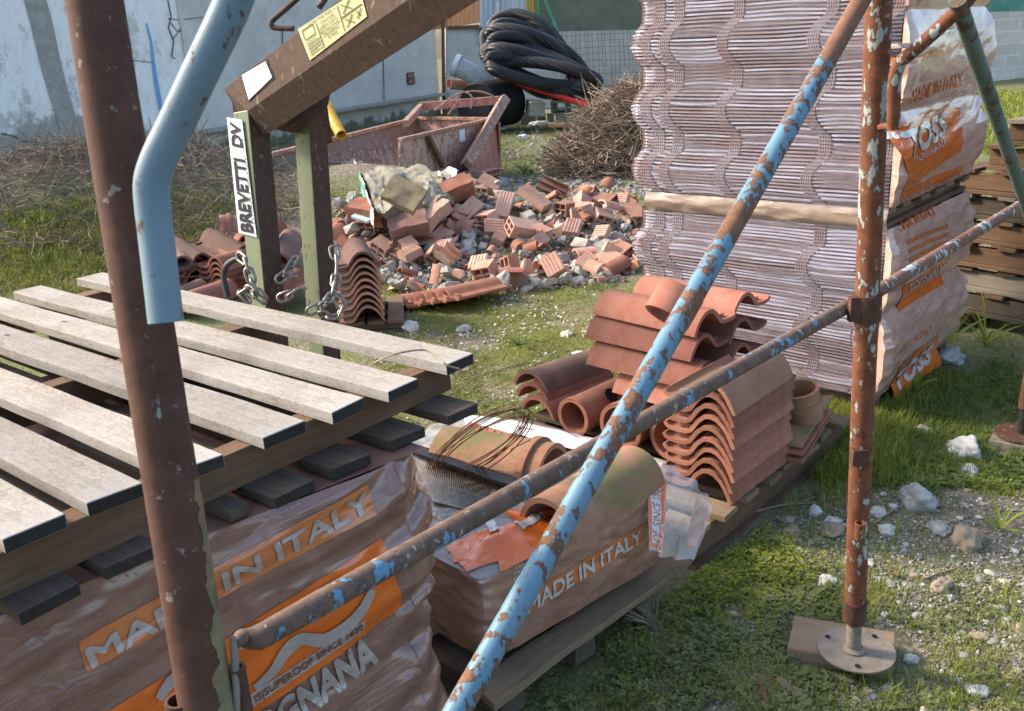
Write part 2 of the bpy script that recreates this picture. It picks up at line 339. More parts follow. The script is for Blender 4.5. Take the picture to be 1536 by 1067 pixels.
def plank(parent,p0,p1,w,t,m='wood_mid',up=(0,0,1),name='board',ends=None,rag=.003,bev=.0012):
    """board whose local x runs along it; base pattern mesh cached"""
    p0=Vector(p0);p1=Vector(p1); L=(p1-p0).length; x=(p1-p0)/L; up=Vector(up); y=up.cross(x).normalized(); z=x.cross(y)
    nx=max(2,int(L/.08)); mb=MB(); sd=random.random()*50
    def sec(i):
        u=-L/2+L*i/nx; j=lambda k:rag*fbm(u*3,k*7.3,sd)
        if i in(0,nx): jj=rag*1.5*random.uniform(-1,1)
        else: jj=0
        return [V(u+jj,-w/2+j(1),-t/2+j(2)*.5),V(u-jj,w/2+j(3),-t/2+j(4)*.5),V(u-jj,w/2+j(3),t/2+j(5)*.5),V(u+jj,-w/2+j(1),t/2+j(6)*.5)]
    vs=[q for i in range(nx+1) for q in sec(i)]
    mb.add(vs,[(i*4+k,i*4+(k+1)%4,i*4+4+(k+1)%4,i*4+4+k) for i in range(nx) for k in range(4)])
    mb.mi=1; mb.add(vs[:4],[(0,1,2,3)]); mb.add(vs[-4:],[(3,2,1,0)])
    me=mkmesh(name,mb,[m,ends or m]); bm=bmesh.new(); bm.from_mesh(me); bmesh.ops.remove_doubles(bm,verts=bm.verts,dist=1e-5); bmesh.ops.recalc_face_normals(bm,faces=bm.faces); bm.to_mesh(me); bm.free()
    o=bpy.data.objects.new(name,me); COL.objects.link(o)
    if bev: b=o.modifiers.new('bevel','BEVEL'); b.width=bev; b.segments=1; b.limit_method='ANGLE'; b.angle_limit=rad(40)
    M=Matrix((x,y,z)).transposed().to_4x4(); M.translation=(p0+p1)/2-(wloc(parent) if parent is not None else V(0,0,0))
    if parent is not None: o.parent=parent
    o.matrix_local=M; return o
def text_mesh(txt,ext=0.,bold=0.,shear=0.,sx=1.):
    cu=bpy.data.curves.new('t','FONT'); cu.body=txt; cu.size=1; cu.extrude=ext; cu.offset=bold; cu.shear=shear; cu.align_x='LEFT'; cu.resolution_u=3
    o=bpy.data.objects.new('t',cu); COL.objects.link(o); dg=bpy.context.evaluated_depsgraph_get(); me=bpy.data.meshes.new_from_object(o.evaluated_get(dg))
    bpy.data.objects.remove(o); bm=bmesh.new(); bm.from_mesh(me); bpy.data.meshes.remove(me)
    for k in range(3):
        es=[e for e in bm.edges if e.calc_length()>.13]
        if es: bmesh.ops.subdivide_edges(bm,edges=es,cuts=1)
    bmesh.ops.triangulate(bm,faces=bm.faces)
    xs=[v.co.x for v in bm.verts]; ys=[v.co.y for v in bm.verts]; x0,x1,y0,y1=min(xs),max(xs),min(ys),max(ys)
    vs=[((v.co.x-x0)/(x1-x0),(v.co.y-y0)/(y1-y0)) for v in bm.verts]; bm.verts.index_update(); fs=[tuple(v.index for v in f.verts) for f in bm.faces]; bm.free()
    return vs,fs
def bil(q,u,v):  # q = TL,TR,BR,BL ; u right, v up
    return (q[3]*(1-u)+q[2]*u)*(1-v)+(q[0]*(1-u)+q[1]*u)*v
def subfaces_text(mb,txt,q,S,off,bold=0,**k):
    vs,fs=text_mesh(txt,**k); n_=max(2,len(txt)); w=bold*.9/n_*1.6; h=bold*1.2
    for j,(dx,dy) in enumerate([(0,0)]+([(w,0),(-w,0),(0,h),(0,-h),(w,h),(-w,-h)] if bold else [])):
        mb.add([S(bil(q,a+dx,b+dy),off+.0002*j) for a,b in vs],fs)
def patch(mb,q,S,off,nu=24,nv=8): mb.grid(lambda u,v:S(bil(q,u,v),off),nu,nv)
def rotz(a): return Matrix.Rotation(a,4,'Z')
def frame(o,x,up=(0,0,1)):
    """4x4 whose local x = x dir, z ~ up"""
    x=Vector(x).normalized(); y=Vector(up).cross(x).normalized(); z=x.cross(y); M=Matrix((x,y,z)).transposed().to_4x4(); M.translation=o; return M

USED={}
def wherelabel(base,x,y,LM):
    """single out a small thing by the landmark it lies next to"""
    c=sorted(LM,key=lambda l:(l[1]-x)**2+((l[2]-y)*1.3)**2)[:6]
    for pre in ('just ','','some way '):
        for nm,lx,ly in c:
            dx,dy=x-lx,y-ly; d=('right of ' if dx>0 else 'left of ') if abs(dx)>abs(dy)*1.3 else ('below ' if dy>0 else 'above ')
            near=math.hypot(dx,dy)
            if (pre=='just ' and near>30) or (pre=='some way ' and near<30): continue
            s=base+' '+pre+d+nm
            if s not in USED and len(s.split())<=16: USED[s]=1; return s
    return None
# =============== GROUND
mb=MB()
def gpt(u,v):
    # denser near the camera
    r=.5+ (v**2.6)*75; a=rad(-62+124*u); x=r*math.sin(a)*1.0; y=r*math.cos(a)-1.2
    return V(x,y,gh(x,y))
mb.grid(gpt,260,330); struct('ground',mb,'ground_soil',True)
# =============== WALLS
WB0=G(-330,395); WB1=G(500,190); WB1=G(0,280)+(G(500,205)-G(0,280))*1.0
wd=(WB1-G(0,280)).normalized(); wn=V(wd.y,-wd.x,0)
w=thing('rendered_wall','tall flaking pale blue painted wall with a bare grey stripe, at far left','wall',G(0,280))
P1=G(300,236); wd=(P1-G(0,280)).normalized(); wn=V(wd.y,-wd.x,0); P0=G(0,280)-wd*6
def wallgrid(p0,p1,h,th=.2,amp=.012,nn=(60,24)):
    mb=MB(); L=(p1-p0).length; d=(p1-p0)/L; nrm=V(d.y,-d.x,0)
    mb.grid(lambda u,v:p0+d*L*u+V(0,0,h*v-.15)+nrm*amp*fbm(u*L*1.2,v*h*1.2,4),*nn)
    q0=p0-nrm*th;q1=p1-nrm*th; Z=V(0,0,h-.15); z0=V(0,0,-.15)
    mb.add([p0+z0,p0+Z,q0+Z,q0+z0,p1+z0,p1+Z,q1+Z,q1+z0],[(0,1,2,3),(4,5,6,7),(1,5,6,2),(2,6,7,3)]); return mb
OBJ('painted_face',wallgrid(P0,P1,3.6),'wall_paint',w,True)
sx=PLANE(48,0,P0,wn); sb=PLANE(78,230,P0,wn)
mb=MB(); 
def stripe(u,v): 
    x=PLANE(45+70*v-16+ (34-6*v)*u+1.2*math.sin(v*9),-20+255*v,P0,wn); return x+wn*.016+V(0,0,.0)+wn*.006*fbm(u*4,v*14,1)
mb.grid(stripe,8,40); OBJ('bare_stripe',mb,plain('bare_render',(.34,.33,.30),.95,0,.2,10,.6),w,True)
# cracks
mb=MB(); rs=random.Random(3)
def crack(pts,r=.006):
    mb.tube([PLANE(x,y,P0,wn)+wn*.012 for x,y in pts],r,4)
crack([(250,-5),(256,25),(252,42),(260,62),(257,85),(262,88)],.009); crack([(252,28),(270,30),(300,26),(340,27)],.006); crack([(256,35),(266,48),(276,44)]); crack([(258,60),(264,52),(272,40)]); crack([(195,90),(230,94)],.005)
crack([(0,200),(20,204),(35,212),(52,211)],.008)
OBJ('crack',mb,'ink_dark',w)
mb=MB(); mb.tube([PLANE(x,y,P0,wn)+wn*.010 for x,y in [(219,35),(226,62),(229,90),(234,125),(241,165)]],[.012,.018,.02,.03,.035],4); OBJ('paint_run',mb,plain('blue_run',(.20,.38,.66),.6,0,.2),w)
w2=thing('concrete_wall','grey concrete wall with a mossy foot behind the old rusty skip','wall',P1)
P2=G(660,172); P2=P1+(P2-P1)
OBJ('wall_face',wallgrid(P1+wn*.03,P2+wn*.03,2.45,.25),'wall_concrete',w2,True)
ld=(P2-P1).normalized(); ln=V(ld.y,-ld.x,0)
mb=MB(); mb.beam(P1+ln*.16+V(0,0,.36),P2+ln*.16+V(0,0,.40),.22,.05); OBJ('ledge',mb,'mortar',w2,False,.01)
mb=MB()
for px in (420,571): 
    a=PLANE(px,40,P1,ln); b=PLANE(px+2,150,P1,ln); mb.tube([a+ln*.05,b+ln*.05],.010,4)
OBJ('joint',mb,'ink_dark',w2)
hb=PLANE(613,118,P1,ln)+ln*.055; mb=MB(); Mh=frame(hb,ld).to_3x3(); sc=.0122
mb.box(hb,(.24,.01,.22),Mh); OBJ('hole_edge',mb,'dark_metal',w2); mb=MB(); mb.box(hb+V(0,0,.05)+ln*.01,(.21,.02,.08),Mh); mb.box(hb+V(0,0,-.05)+ln*.01,(.2,.02,.08),Mh); OBJ('exposed_brick',mb,'brick_clay',w2)
# pillar + sheets at back
DB=(G(663,168)-CAMP).dot(fw); 
pp0=P2+ln*.06; 
def at_depth_plane(px,py): return PLANE(px,py,P2,V(.12,-1,0).normalized())
bn=V(.12,-1,0).normalized(); bx=V(1,.12,0).normalized()
B0=G(800,165); B0=P2.copy()
def BP(px,py,o=0.): return PLANE(px,py,B0,bn)+bn*o
def quadpatch(mb,pts,o=0.,nu=20,nv=10,f=None):
    q=[BP(x,y,o) for x,y in pts]; mb.grid(lambda u,v:bil(q,u,v)+(bn*f(u,v) if f else V(0,0,0)),nu,nv)
def slab(name,lab,cat,pts,m,th=.12,o=0.,f=None,parent=None,nu=20):
    q=[BP(x,y,o) for x,y in pts]; mb=MB(); mb.grid(lambda u,v:bil(q,u,v)+(bn*f(u,v) if f else V(0,0,0)),nu,8)
    b=[p-bn*th for p in q]; mb.add(q+b,[(0,1,5,4),(1,2,6,5),(2,3,7,6),(3,0,4,7),(4,5,6,7)])
    o_=OBJ(name,mb,m,parent,True,0,True,30)
    if parent is None: tag(o_,lab,cat)
    return o_
slab('concrete_pillar','pale concrete pillar beside the rusty drainpipe, under the orange sheeting','pillar',[(668,42),(722,40),(722,185),(668,185)],'wall_concrete',.3,.02)
wv=lambda n,a:(lambda u,v:a*math.sin(u*n*6.283))
slab('corrugated_sheet','rust orange corrugated metal sheet on top of the concrete wall','metal sheet',[(560,-40),(720,-40),(720,34),(560,60)],'sheet_orange',.03,.05,wv(22,.016),nu=176)
slab('corrugated_sheet','weathered blue grey corrugated metal sheet streaked with rust','metal sheet',[(719,-40),(789,-40),(789,47),(719,47)],'sheet_blue',.03,.05,wv(9,.02),nu=90)
slab('corrugated_sheet','yellow corrugated metal strip next to the blue grey sheet','metal sheet',[(789,-40),(802,-40),(801,36),(788,36)],'sheet_yellow',.03,.06,wv(3,.02),nu=30)
mb=MB(); a=BP(663,-30,.15); b=BP(665,150,.15); mb.tube([a,b],.035,10); mb.tube([b,b-V(0,0,.5)],.045,10); tag(OBJ('drain_pipe',mb,'rusty_rod',None,True),'thin rusty vertical drainpipe between wall and pillar','pipe')
mb=MB(); mb.box(BP(695,41,.05),(.62,.12,.06)); mb.tube([BP(721,42,.09),BP(722,70,.09)],.03,6); tag(OBJ('rusty_lintel',mb,'rusty_rod'),'short rusty steel lintel on top of the concrete pillar','lintel')
mb=MB(); mb.beam(BP(722,50,.02),BP(805,46,.02),.15,.2); tag(OBJ('timber_plate',mb,'wood_dark'),'dark timber plate under the blue grey corrugated sheet','timber')
mb=MB(); mb.beam(BP(744,-30,.12),BP(747,46,.12),.07,.05,(0,1,0)); tag(OBJ('blue_strut',mb,'pvc_white'),'pale blue vertical strut in front of corrugated sheet','strut')
# far block wall
slab('block_wall','low grey concrete block wall behind the wire mesh and black hose','wall',[(722,50),(1330,36),(1330,175),(722,190)],'block_wall',.2,-.05)
slab('shade_netting','dark green shade netting hung above the block wall','netting',[(800,-60),(1300,-60),(1300,38),(800,48)],'shade_net',.02,-.08,lambda u,v:.03*math.sin(u*40)*(1-v),nu=120)
slab('block_wall','grey concrete block wall at the right under the turquoise netting','wall',[(1330,22),(1900,8),(1900,150),(1330,160)],'block_wall',.2,-.02)
slab('shade_netting','turquoise green netting above the right block wall','netting',[(1300,-70),(1900,-80),(1900,10),(1300,24)],'shade_net_green',.02,-.05)
t=thing('mesh_fence','rusty welded wire mesh panel leaning on the low block wall','fence',BP(940,150,.2))
mb=MB()
for i in range(26):
    x=835+i*6.3; mb.tube([BP(x+random.uniform(-2,2),44+random.uniform(-3,3),.22),BP(x+4+random.uniform(-3,3),150,.3)],.006,4)
for j in range(11):
    y=52+j*9.5; mb.tube([BP(840,y+3,.22),BP(900,y+random.uniform(-1,2),.24),BP(985,y-3+random.uniform(-2,2),.24)],.006,4)
OBJ('wire_mesh',mb,'galv_wire',t)
t=thing('fence_frame','green steel fence post with a slanting brace in front of shade netting','fence post',BP(806,46,.1))
mb=MB(); mb.tube([BP(806,-40,.1),BP(807,44,.1)],.035,10); OBJ('post',mb,'green_paint',t,True); mb=MB(); mb.tube([BP(812,-8,.12),BP(832,48,.35)],.03,10); OBJ('brace',mb,'green_paint',t,True)
# chain link pattern over netting
mb=MB()
for i in range(46):
    x=806+i*4.2
    mb.tube([BP(x,-30,.0),BP(x-32,46,.0)],.003,3,False); mb.tube([BP(x-32,-30,.01),BP(x,46,.01)],.003,3,False)
tag(OBJ('chain_link_fence',mb,'galv_wire'),'fine chain link fence in front of the dark netting','fence')

# =============== SCAFFOLD
RG='scaffold frames'
t=thing('scaffold_frame','dark brown rusty scaffold post closest to the camera, at left of picture','scaffold frame',AT(310,1250,1.0))
a=AT(132,-60,.815); b=AT(316,1100,.872); d=(b-a).normalized(); top_=a-d*.45; foot=b+d*((b.z-.05)/-d.z)
mb=MB(); mb.tube([top_+(foot-top_)*i/24 for i in range(25)],.0243,32); OBJ('post',mb,'rust_brown_pipe',t,True)
mb=MB(); mb.tube([V(foot.x,foot.y,.04),V(foot.x,foot.y,.05)],.08,32); OBJ('base_plate',mb,'base_plate',t,True,0,True,20)
mb=MB(); uu=(RT-d*RT.dot(d)).normalized(); ww=d.cross(uu)
if ww.dot(fw)>0: ww=-ww
def peel(u,v):
    s=a+(b-a)*(.66+.34*v); lo=-.25-.1*v+.25*fbm(v*14,1.); hi=.30+.65*v*v+.30*fbm(v*11,7.)+.12*fbm(v*40,9.); th=lo+(max(hi,lo+.05)-lo)*u; return s+(uu*math.cos(th)+ww*math.sin(th))*.0248
mb.grid(peel,10,70); OBJ('peeling_paint',mb,plain('old_paint',(.19,.155,.085),.6,0,.35,30,.6),t,True)
p=[AT(372,-60,.72),AT(345,15,.73),AT(300,110,.745),AT(262,190,.76),AT(240,235,.765),AT(228,272,.77),AT(229,310,.775),AT(236,370,.78),AT(249,484,.785)]
def smooth(p,n=4):
    o=[]
    for i in range(len(p)-1):
        P=[p[max(0,i-1)],p[i],p[i+1],p[min(len(p)-1,i+2)]]
        for k in range(n):
            s=k/n; o.append(.5*((2*P[1])+(P[2]-P[0])*s+(2*P[0]-5*P[1]+4*P[2]-P[3])*s*s+(-P[0]+3*P[1]-3*P[2]+P[3])*s**3))
    return o+[p[-1]]
mb=MB(); mb.tube(smooth(p),.0145,28); OBJ('bent_brace',mb,'blue_pipe',t,True)
mb=MB(); c=AT(267,1050,.86); mb.pipe(c-V(0,0,.08),c+V(0,0,.0),.0125,.003,20); OBJ('pin_socket',mb,'rust_brown_pipe',t,True)
mb=MB(); c=AT(354,1000,.875); mb.pipe(c-V(0,0,.1),c,.0085,.003,18); OBJ('pin_socket',mb,'rust_brown_pipe',t,True)
mb=MB(); mb.tube([AT(349,955,.87),AT(352,985,.87),AT(356,1080,.875)],[.0025,.004,.003],10); OBJ('locking_pin',mb,'galv_wire',t,True)
# cross braces
t=thing('cross_brace','rusty brown scaffold tube with blue paint traces crossing the middle, sloping up to the right','scaffold tube',AT(700,780,1.3))
P=[(352,966,.905),(362,957,.93),(372,958,.935),(386,958,.94),(640,812,1.22),(940,636,1.5),(1285,452,1.93)]; pts=[AT(*q) for q in P]
mb=MB(); full=[pts[0],pts[1],pts[2],pts[3]]+[pts[3]+(pts[6]-pts[3])*i/20 for i in range(1,21)]
mb.tube(full,[.005,.0085,.0105,.0125]+[.0138]*20,20); OBJ('tube',mb,'rust_blue_pipe',t,True)
t=thing('diagonal_brace','light blue flaking scaffold tube running diagonally from top right to bottom centre','scaffold tube',AT(690,1067,1.1))
a=AT(1318,-45,1.62); b=AT(664,1105,1.06); b=b+(b-a).normalized()*.75; mb=MB(); mb.tube([a+(b-a)*i/24 for i in range(25)],.0158,20); OBJ('tube',mb,'blue_flake_pipe',t,True)
# right frame
t=thing('scaffold_frame','rust and white flaked scaffold post on a wood block, right of centre','scaffold frame',G(1276,985))
top=AT(1320,-40,1.635); bot=G(1280,973,.05); 
def onpost(s): return top+(bot-top)*s
def vpost(py):   # param on post for pixel row
    lo,hi=0.,1.
    for _ in range(30):
        m=(lo+hi)/2; q=onpost(m)-CAMP; y=533.5-F*q.dot(UP)/q.dot(fw)
        if y<py: lo=m
        else: hi=m
    return onpost(lo)
mb=MB(); q9=vpost(925); mb.tube([top+(q9-top)*i/20 for i in range(21)],.0235,28); OBJ('post',mb,'rust_flake_pipe',t,True)
mb=MB(); mb.tube([vpost(900),vpost(930)],.0262,28); OBJ('sleeve',mb,'rust_brown_pipe',t,True)
mb=MB(); z=(top-bot).normalized(); q0=vpost(930); L=(q0-bot).length+.01; NN=90; 
pts_=[bot-z*.01+z*L*i/NN for i in range(NN+1)]; mb.tube(pts_,[.0155+.0025*(1 if i%6<3 else -1)*(.6) for i in range(NN+1)],20); OBJ('threaded_jack',mb,'base_plate',t,True,0,True,20)
mb=MB(); c=G(1284,975,.042); mb.tube([c,c+V(0,0,.004)],.088,48); bp=OBJ('base_plate',mb,'base_plate',t,True,0,True,20); 
mb=MB(); mb.tube([c+V(-.006,-.006,.0072),c+V(-.006,-.006,.015)],[.025,.019],24); OBJ('collar',mb,'base_plate',bp,True,0)
mb=MB()
for a_ in (.6,2.4,4.4): mb.tube([c+V(.07*math.cos(a_),.07*math.sin(a_),.0068),c+V(.07*math.cos(a_),.07*math.sin(a_),.0078)],.006,10)
OBJ('bolt_hole',mb,'ink_black',bp)
for py,s,zz in ((460,.031,.05),):
    mb=MB(); q=vpost(py); mb.pipe(q-z*.028,q+z*.028,.0285,.006,24); mb.box(q+V(-.03,-.012,.0),(.02,.018,.05)); OBJ('coupler',mb,'rust_brown_pipe',t,True)
mb=MB(); q=vpost(678)+V(-.0,-.03,0); mb.box(q+V(-.012,0,0),(.03,.004,.035)); mb.box(q+V(-.027,.01,0),(.003,.022,.035)); mb.box(q+V(.003,.01,0),(.003,.022,.035)); OBJ('bracket',mb,'rust_brown_pipe',t)
mb=MB(); q=vpost(785)+V(-.008,-.031,0); mb.pipe(q-z*.02,q+z*.02,.0115,.003,16); OBJ('pin_socket',mb,'rust_flake_pipe',t,True)
mb=MB(); p=[AT(1465,-25,1.50),AT(1450,2,1.51),AT(1400,50,1.55),AT(1368,78,1.58),AT(1350,95,1.60),AT(1343,115,1.61),AT(1341,140,1.625),AT(1340,192,1.66)]
mb.tube(smooth(p),.0115,20); OBJ('bent_brace',mb,'rust_flake_pipe',t,True)
mb=MB(); mb.tube([vpost(192)+V(0,-.0,0),AT(1341,188,1.66)],.006,8); OBJ('weld_lug',mb,'rust_flake_pipe',t)
b_=G(1284,975,.02); wb=thing('wood_block','short weathered plank under the round scaffold base plate','wood block',b_)
plank(wb,G(1186,958,.02),G(1340,984,.02),.14,.038,'wood_mid',rag=.004)
t=thing('horizontal_brace','flaking brown and white scaffold tube rising to the right edge','scaffold tube',AT(1430,375,2.0))
mb=MB(); a=AT(1312,440,1.9); b=AT(1536,305,2.45); mb.tube([a+(b-a)*i/10 for i in range(11)],.0138,18); OBJ('tube',mb,pipe_mat('rust_grey_pipe',(.14,.075,.05),(.24,.13,.09),(.38,.44,.45),.52),t,True)
t=thing('corner_brace','teal green scaffold tube descending from the top right corner','scaffold tube',AT(1490,160,1.9))
mb=MB(); a=AT(1436,0,1.5); b=AT(1552,345,2.3); mb.tube([a+(b-a)*i/10 for i in range(11)],.0138,18); OBJ('tube',mb,'teal_pipe',t,True)
t=thing('scaffold_frame','scaffold foot with a dark threaded jack cut by the right picture edge','scaffold frame',G(1535,655))
c=G(1531,652,.04); mb=MB(); mb.tube([c,c+V(0,0,.007)],.085,32); OBJ('base_plate',mb,'rust_brown_pipe',t,True)
mb=MB(); NN=60; mb.tube([c+V(.004,0,.1*i/NN) for i in range(NN+1)],[.0155+.002*(1 if i%6<3 else -1) for i in range(NN+1)],18); OBJ('threaded_jack',mb,'dark_metal',t,True,0,True,20)
mb=MB(); mb.tube([c+V(.004,0,.1),c+V(.012,0,.35)],.024,24); OBJ('post',mb,'rust_brown_pipe',t,True); mb=MB(); mb.tube([c+V(.012,0,.35),c+V(.05,0,1.2)],.0235,24); OBJ('painted_post',mb,'blue_pipe',t,True)
wb=thing('wood_block','grey plank under the scaffold foot at right edge','wood block',c); plank(wb,G(1490,655,.018),G(1575,672,.018),.16,.034,'wood_grey')

# =============== PALLET A (top of the near film pack)
ZA=.87
A=[((135,405),(710,530)),((62,423),(628,568)),((0,445),(547,597)),(None,(458,630)),(None,(333,680)),(None,(213,722)),(None,(98,770)),(None,(-20,820))]
pt=thing('wooden_pallet','weathered pale slatted pallet lying on the near film wrapped pack','pallet',G(300,560,ZA-.1))
cA=G(710,532,ZA); dA=(cA-G(135,407,ZA)); LA=1.42; dA.normalize(); eA=(G(98,768,ZA)-cA); eA=eA-dA*eA.dot(dA); eA.normalize()
ang=0
Rm=(cA-cA)
ends=[G(q[1][0],q[1][1],ZA) for q in A]
lenA=[1.40]+[1.42]*7
for i,e in enumerate(ends):
    far=e-dA*lenA[i]; jw=(.078,.076,.077,.083,.078,.08,.083,.08)[i]
    sk=random.uniform(-.006,.006)
    plank(pt,far+eA*(jw/2+sk)-V(0,0,.011),e+eA*(jw/2)-V(0,0,.011),jw,.022,'wood_pale',ends='end_grain_shaded')
oA=cA.copy()
for k,off in enumerate((.085,.66,1.30)):
    s=cA-dA*off+eA*(-.0)-V(0,0,.022+.032); plank(pt,s,s+eA*.98,.045,.062,'wood_brown',name='stringer',ends='wood_dark')
# lower deck boards sticking out
pxl=[(715,612),(634,648),(553,688),(470,728),(360,770),(236,825),(120,885)]
for i,(x,y) in enumerate(pxl):
    e=G(x,y,ZA-.085-.010); m='wood_dark'; ln_=1.25
    if i==4: 
        plank(pt,e-dA*.5-V(0,0,.002),e,.04,.018,'wood_dark'); continue
    plank(pt,e-dA*ln_+eA*.038,e+eA*.038,.08,.02,m,ends='end_grain_shaded')
# twig lying on pallet
mb=MB(); mb.tube(smooth([G(560,545,ZA+.01),G(590,532,ZA+.03),G(635,525,ZA+.03),G(655,535,ZA+.025),G(670,548,ZA+.02),G(688,553,ZA-.01)]),.0022,6); tag(OBJ('dry_twig',mb,'straw'),'thin pale dry twig lying across the pallet corner','twig')

# =============== generic wrapped pack
class Pack:
    """rounded box: corner c (near), dirs a,b (horizontal), lengths, z0,z1; side 0 = face along a from c, side 1 = face along b"""
    def __init__(s,c,a,la,b,lb,z0,z1,bulge=.03,rows=1,wr=.008,rc=.06,seed=0,cw=1.):
        s.c=c; s.a=a; s.la=la; s.b=b; s.lb=lb; s.z0=z0; s.z1=z1; s.bu=bulge; s.rows=rows; s.wr=wr; s.rc=rc; s.sd=seed; s.cw=cw
        s.n0=(-b).copy(); s.n0=(s.n0-a*s.n0.dot(a)).normalized(); s.n1=(-a).copy(); s.n1=(s.n1-b*s.n1.dot(b)).normalized()
        s.pts=[c+a*la+b*lb, c+a*la, c, c+b*lb, c+a*la+b*lb]
    def disp(s,q,d,u,z,cd,off):
        t=(z-s.z0)/(s.z1-s.z0); fr=(t*s.rows)%1.
        g=s.bu*(math.sin(math.pi*fr)**.7 if 0<fr<1 else 0)
        w=s.wr*(fbm(u*2.2+s.sd,z*9,s.sd)+.6*fbm(u*5,z*22+u*6,s.sd+3))
        near=math.exp(-cd/.10)*s.cw
        w+=near*.014*math.sin(z*70+4*fbm(z*6,u*3,s.sd)+cd*18)*(.5+fbm(z*4,u,s.sd+9))
        return q+d*(g*(.35+.65*math.exp(-cd/.25))+w+off)
    def S0(s,u,z,off=0.):   # u metres along a from c
        e=u/s.rc
        cd=min(u,s.la-u) if u>0 else 0
        base=s.c+s.a*u
        if u<s.rc:   # rounding
            th=(1-u/s.rc)*math.pi/4; base=s.c+s.a*s.rc+s.b*s.rc+s.n0*s.rc*math.cos(th)+s.n1*s.rc*math.sin(th); dr=(s.n0*math.cos(th)+s.n1*math.sin(th))
        else: dr=s.n0
        return s.disp(V(base.x,base.y,z),dr,u,z,max(0,cd),off)
    def S1(s,u,z,off=0.):
        if u<s.rc:
            th=(1-u/s.rc)*math.pi/4; base=s.c+s.a*s.rc+s.b*s.rc+s.n1*s.rc*math.cos(th)+s.n0*s.rc*math.sin(th); dr=(s.n1*math.cos(th)+s.n0*math.sin(th))
        else: base=s.c+s.b*u; dr=s.n1
        return s.disp(V(base.x,base.y,z),dr,-u,z,max(0,min(u,s.lb-u)),off)
    def faces(s,mb,nu=80,nv=50,sides=(0,1),zf=None):
        if 0 in sides: mb.grid(lambda u,v:s.S0(u*s.la,s.z0+(s.z1-s.z0)*v),nu,nv)
        if 1 in sides: mb.grid(lambda u,v:s.S1(u*s.lb,s.z0+(s.z1-s.z0)*v),nu,nv)
    def back(s,mb):
        p=s.pts; z0=V(0,0,s.z0); z1=V(0,0,s.z1)
        q=[V(x.x,x.y,0) for x in p]
        mb.add([q[1]+z0,q[1]+z1,q[0]+z1,q[0]+z0],[(0,1,2,3)]); mb.add([q[3]+z0,q[3]+z1,q[0]+z1,q[0]+z0],[(0,1,2,3)])
        mb.add([q[0]+z1,q[1]+z1,q[2]+z1,q[3]+z1],[(0,1,2,3)])
    def uv0(s,px,py):
        x=PLANE(px,py,s.c,s.n0); return V((x-s.c).dot(s.a),x.z,0)
    def uv1(s,px,py):
        x=PLANE(px,py,s.c,s.n1); return V((x-s.c).dot(s.b),x.z,0)
    def q0(s,*p): return [s.uv0(x,y) for x,y in p]
    def q1(s,*p): return [s.uv1(x,y) for x,y in p]
    def s0(s,p,off): return s.S0(p.x,p.y,off)
    def s1(s,p,off): return s.S1(p.x,p.y,off)
# pack A : corner at right (pixel ~650,..)
zA1=ZA-.108; zA0=.02
cc=G(640,672,zA1); cc.z=0
eL=(G(0,925,zA1)-G(640,672,zA1)); eL.z=0; eL.normalize()
PA=Pack(cc,eL,1.35,-dA*1.0,1.0,zA0,zA1,.04,2.0,.007,.07,2,1.3)
ta=thing('wrapped_tile_pack','brown film wrapped roof tile pack with big orange print under the slatted pallet','tile pack',V(cc.x,cc.y,0))
mb=MB(); PA.faces(mb,150,110); PA.back(mb); OBJ('plastic_film',mb,'film_brown',ta,True,0,True,60)
def decal(par,pack,side,kind,pts,m,off=.003,txt=None,name='print',**k):
    off*=.55; mb=MB(); q=(pack.q0 if side==0 else pack.q1)(*pts); S=pack.s0 if side==0 else pack.s1
    if kind=='patch': patch(mb,q,S,off,60,20)
    else: subfaces_text(mb,txt,q,S,off,**k)
    return OBJ(name,mb,m,par,kind=='patch')
decal(ta,PA,0,'patch',[(113,957),(545,722),(550,764),(124,1001)],'print_faded',name='print_band')
decal(ta,PA,0,'text',[(122,968),(540,733),(545,756),(132,992)],'print_pale',.006,'MADE IN ITALY',name='lettering',bold=.035)
decal(ta,PA,0,'patch',[(150,1062),(560,800),(596,905),(200,1200)],'print_orange',name='print_panel')
# white wave logo
def ribbon(par,pack,pts,w,m='print_pale',off=.006):
    mb=MB(); q=smooth([V(x,y,0) for x,y in pts],6); L=[];R_=[]
    for i in range(len(q)):
        a=q[max(0,i-1)]; b=q[min(len(q)-1,i+1)]; d=(b-a).normalized(); nn_=V(-d.y,d.x,0); t=i/(len(q)-1); ww=w*(.55+.45*math.sin(math.pi*t))
        L.append(pack.s0(pack.uv0(*(q[i]+nn_*ww/2).xy),off)); R_.append(pack.s0(pack.uv0(*(q[i]-nn_*ww/2).xy),off))
    n_=len(q); mb.add(L+R_,[(i,i+1,n_+i+1,n_+i) for i in range(n_-1)]); return OBJ('wave_mark',mb,m,par,True)
ribbon(ta,PA,[(228,1038),(250,1008),(285,990),(310,985)],20)
ribbon(ta,PA,[(375,1025),(400,1000),(418,970),(440,950),(475,952),(505,935),(530,905),(545,875)],20)
ribbon(ta,PA,[(455,905),(470,880),(500,862),(530,852),(552,860)],20)
ribbon(ta,PA,[(345,960),(362,938),(385,928),(405,925)],16)
decal(ta,PA,0,'patch',[(370,1036),(535,922),(538,938),(373,1054)],'print_pale',.0065,name='print_strip')
decal(ta,PA,0,'text',[(374,1037),(531,926),(534,937),(377,1050)],'print_brown',.0095,"IS|SUPEROOF SINCE 1820",name='lettering',bold=.015)
decal(ta,PA,0,'text',[(372,1078),(540,948),(560,988),(392,1118)],'print_pale',.0065,'OGNANA',name='lettering',bold=.045,shear=.1)
decal(ta,PA,0,'text',[(533,955),(541,949),(543,957),(535,963)],'print_pale',.0065,'®',name='lettering')
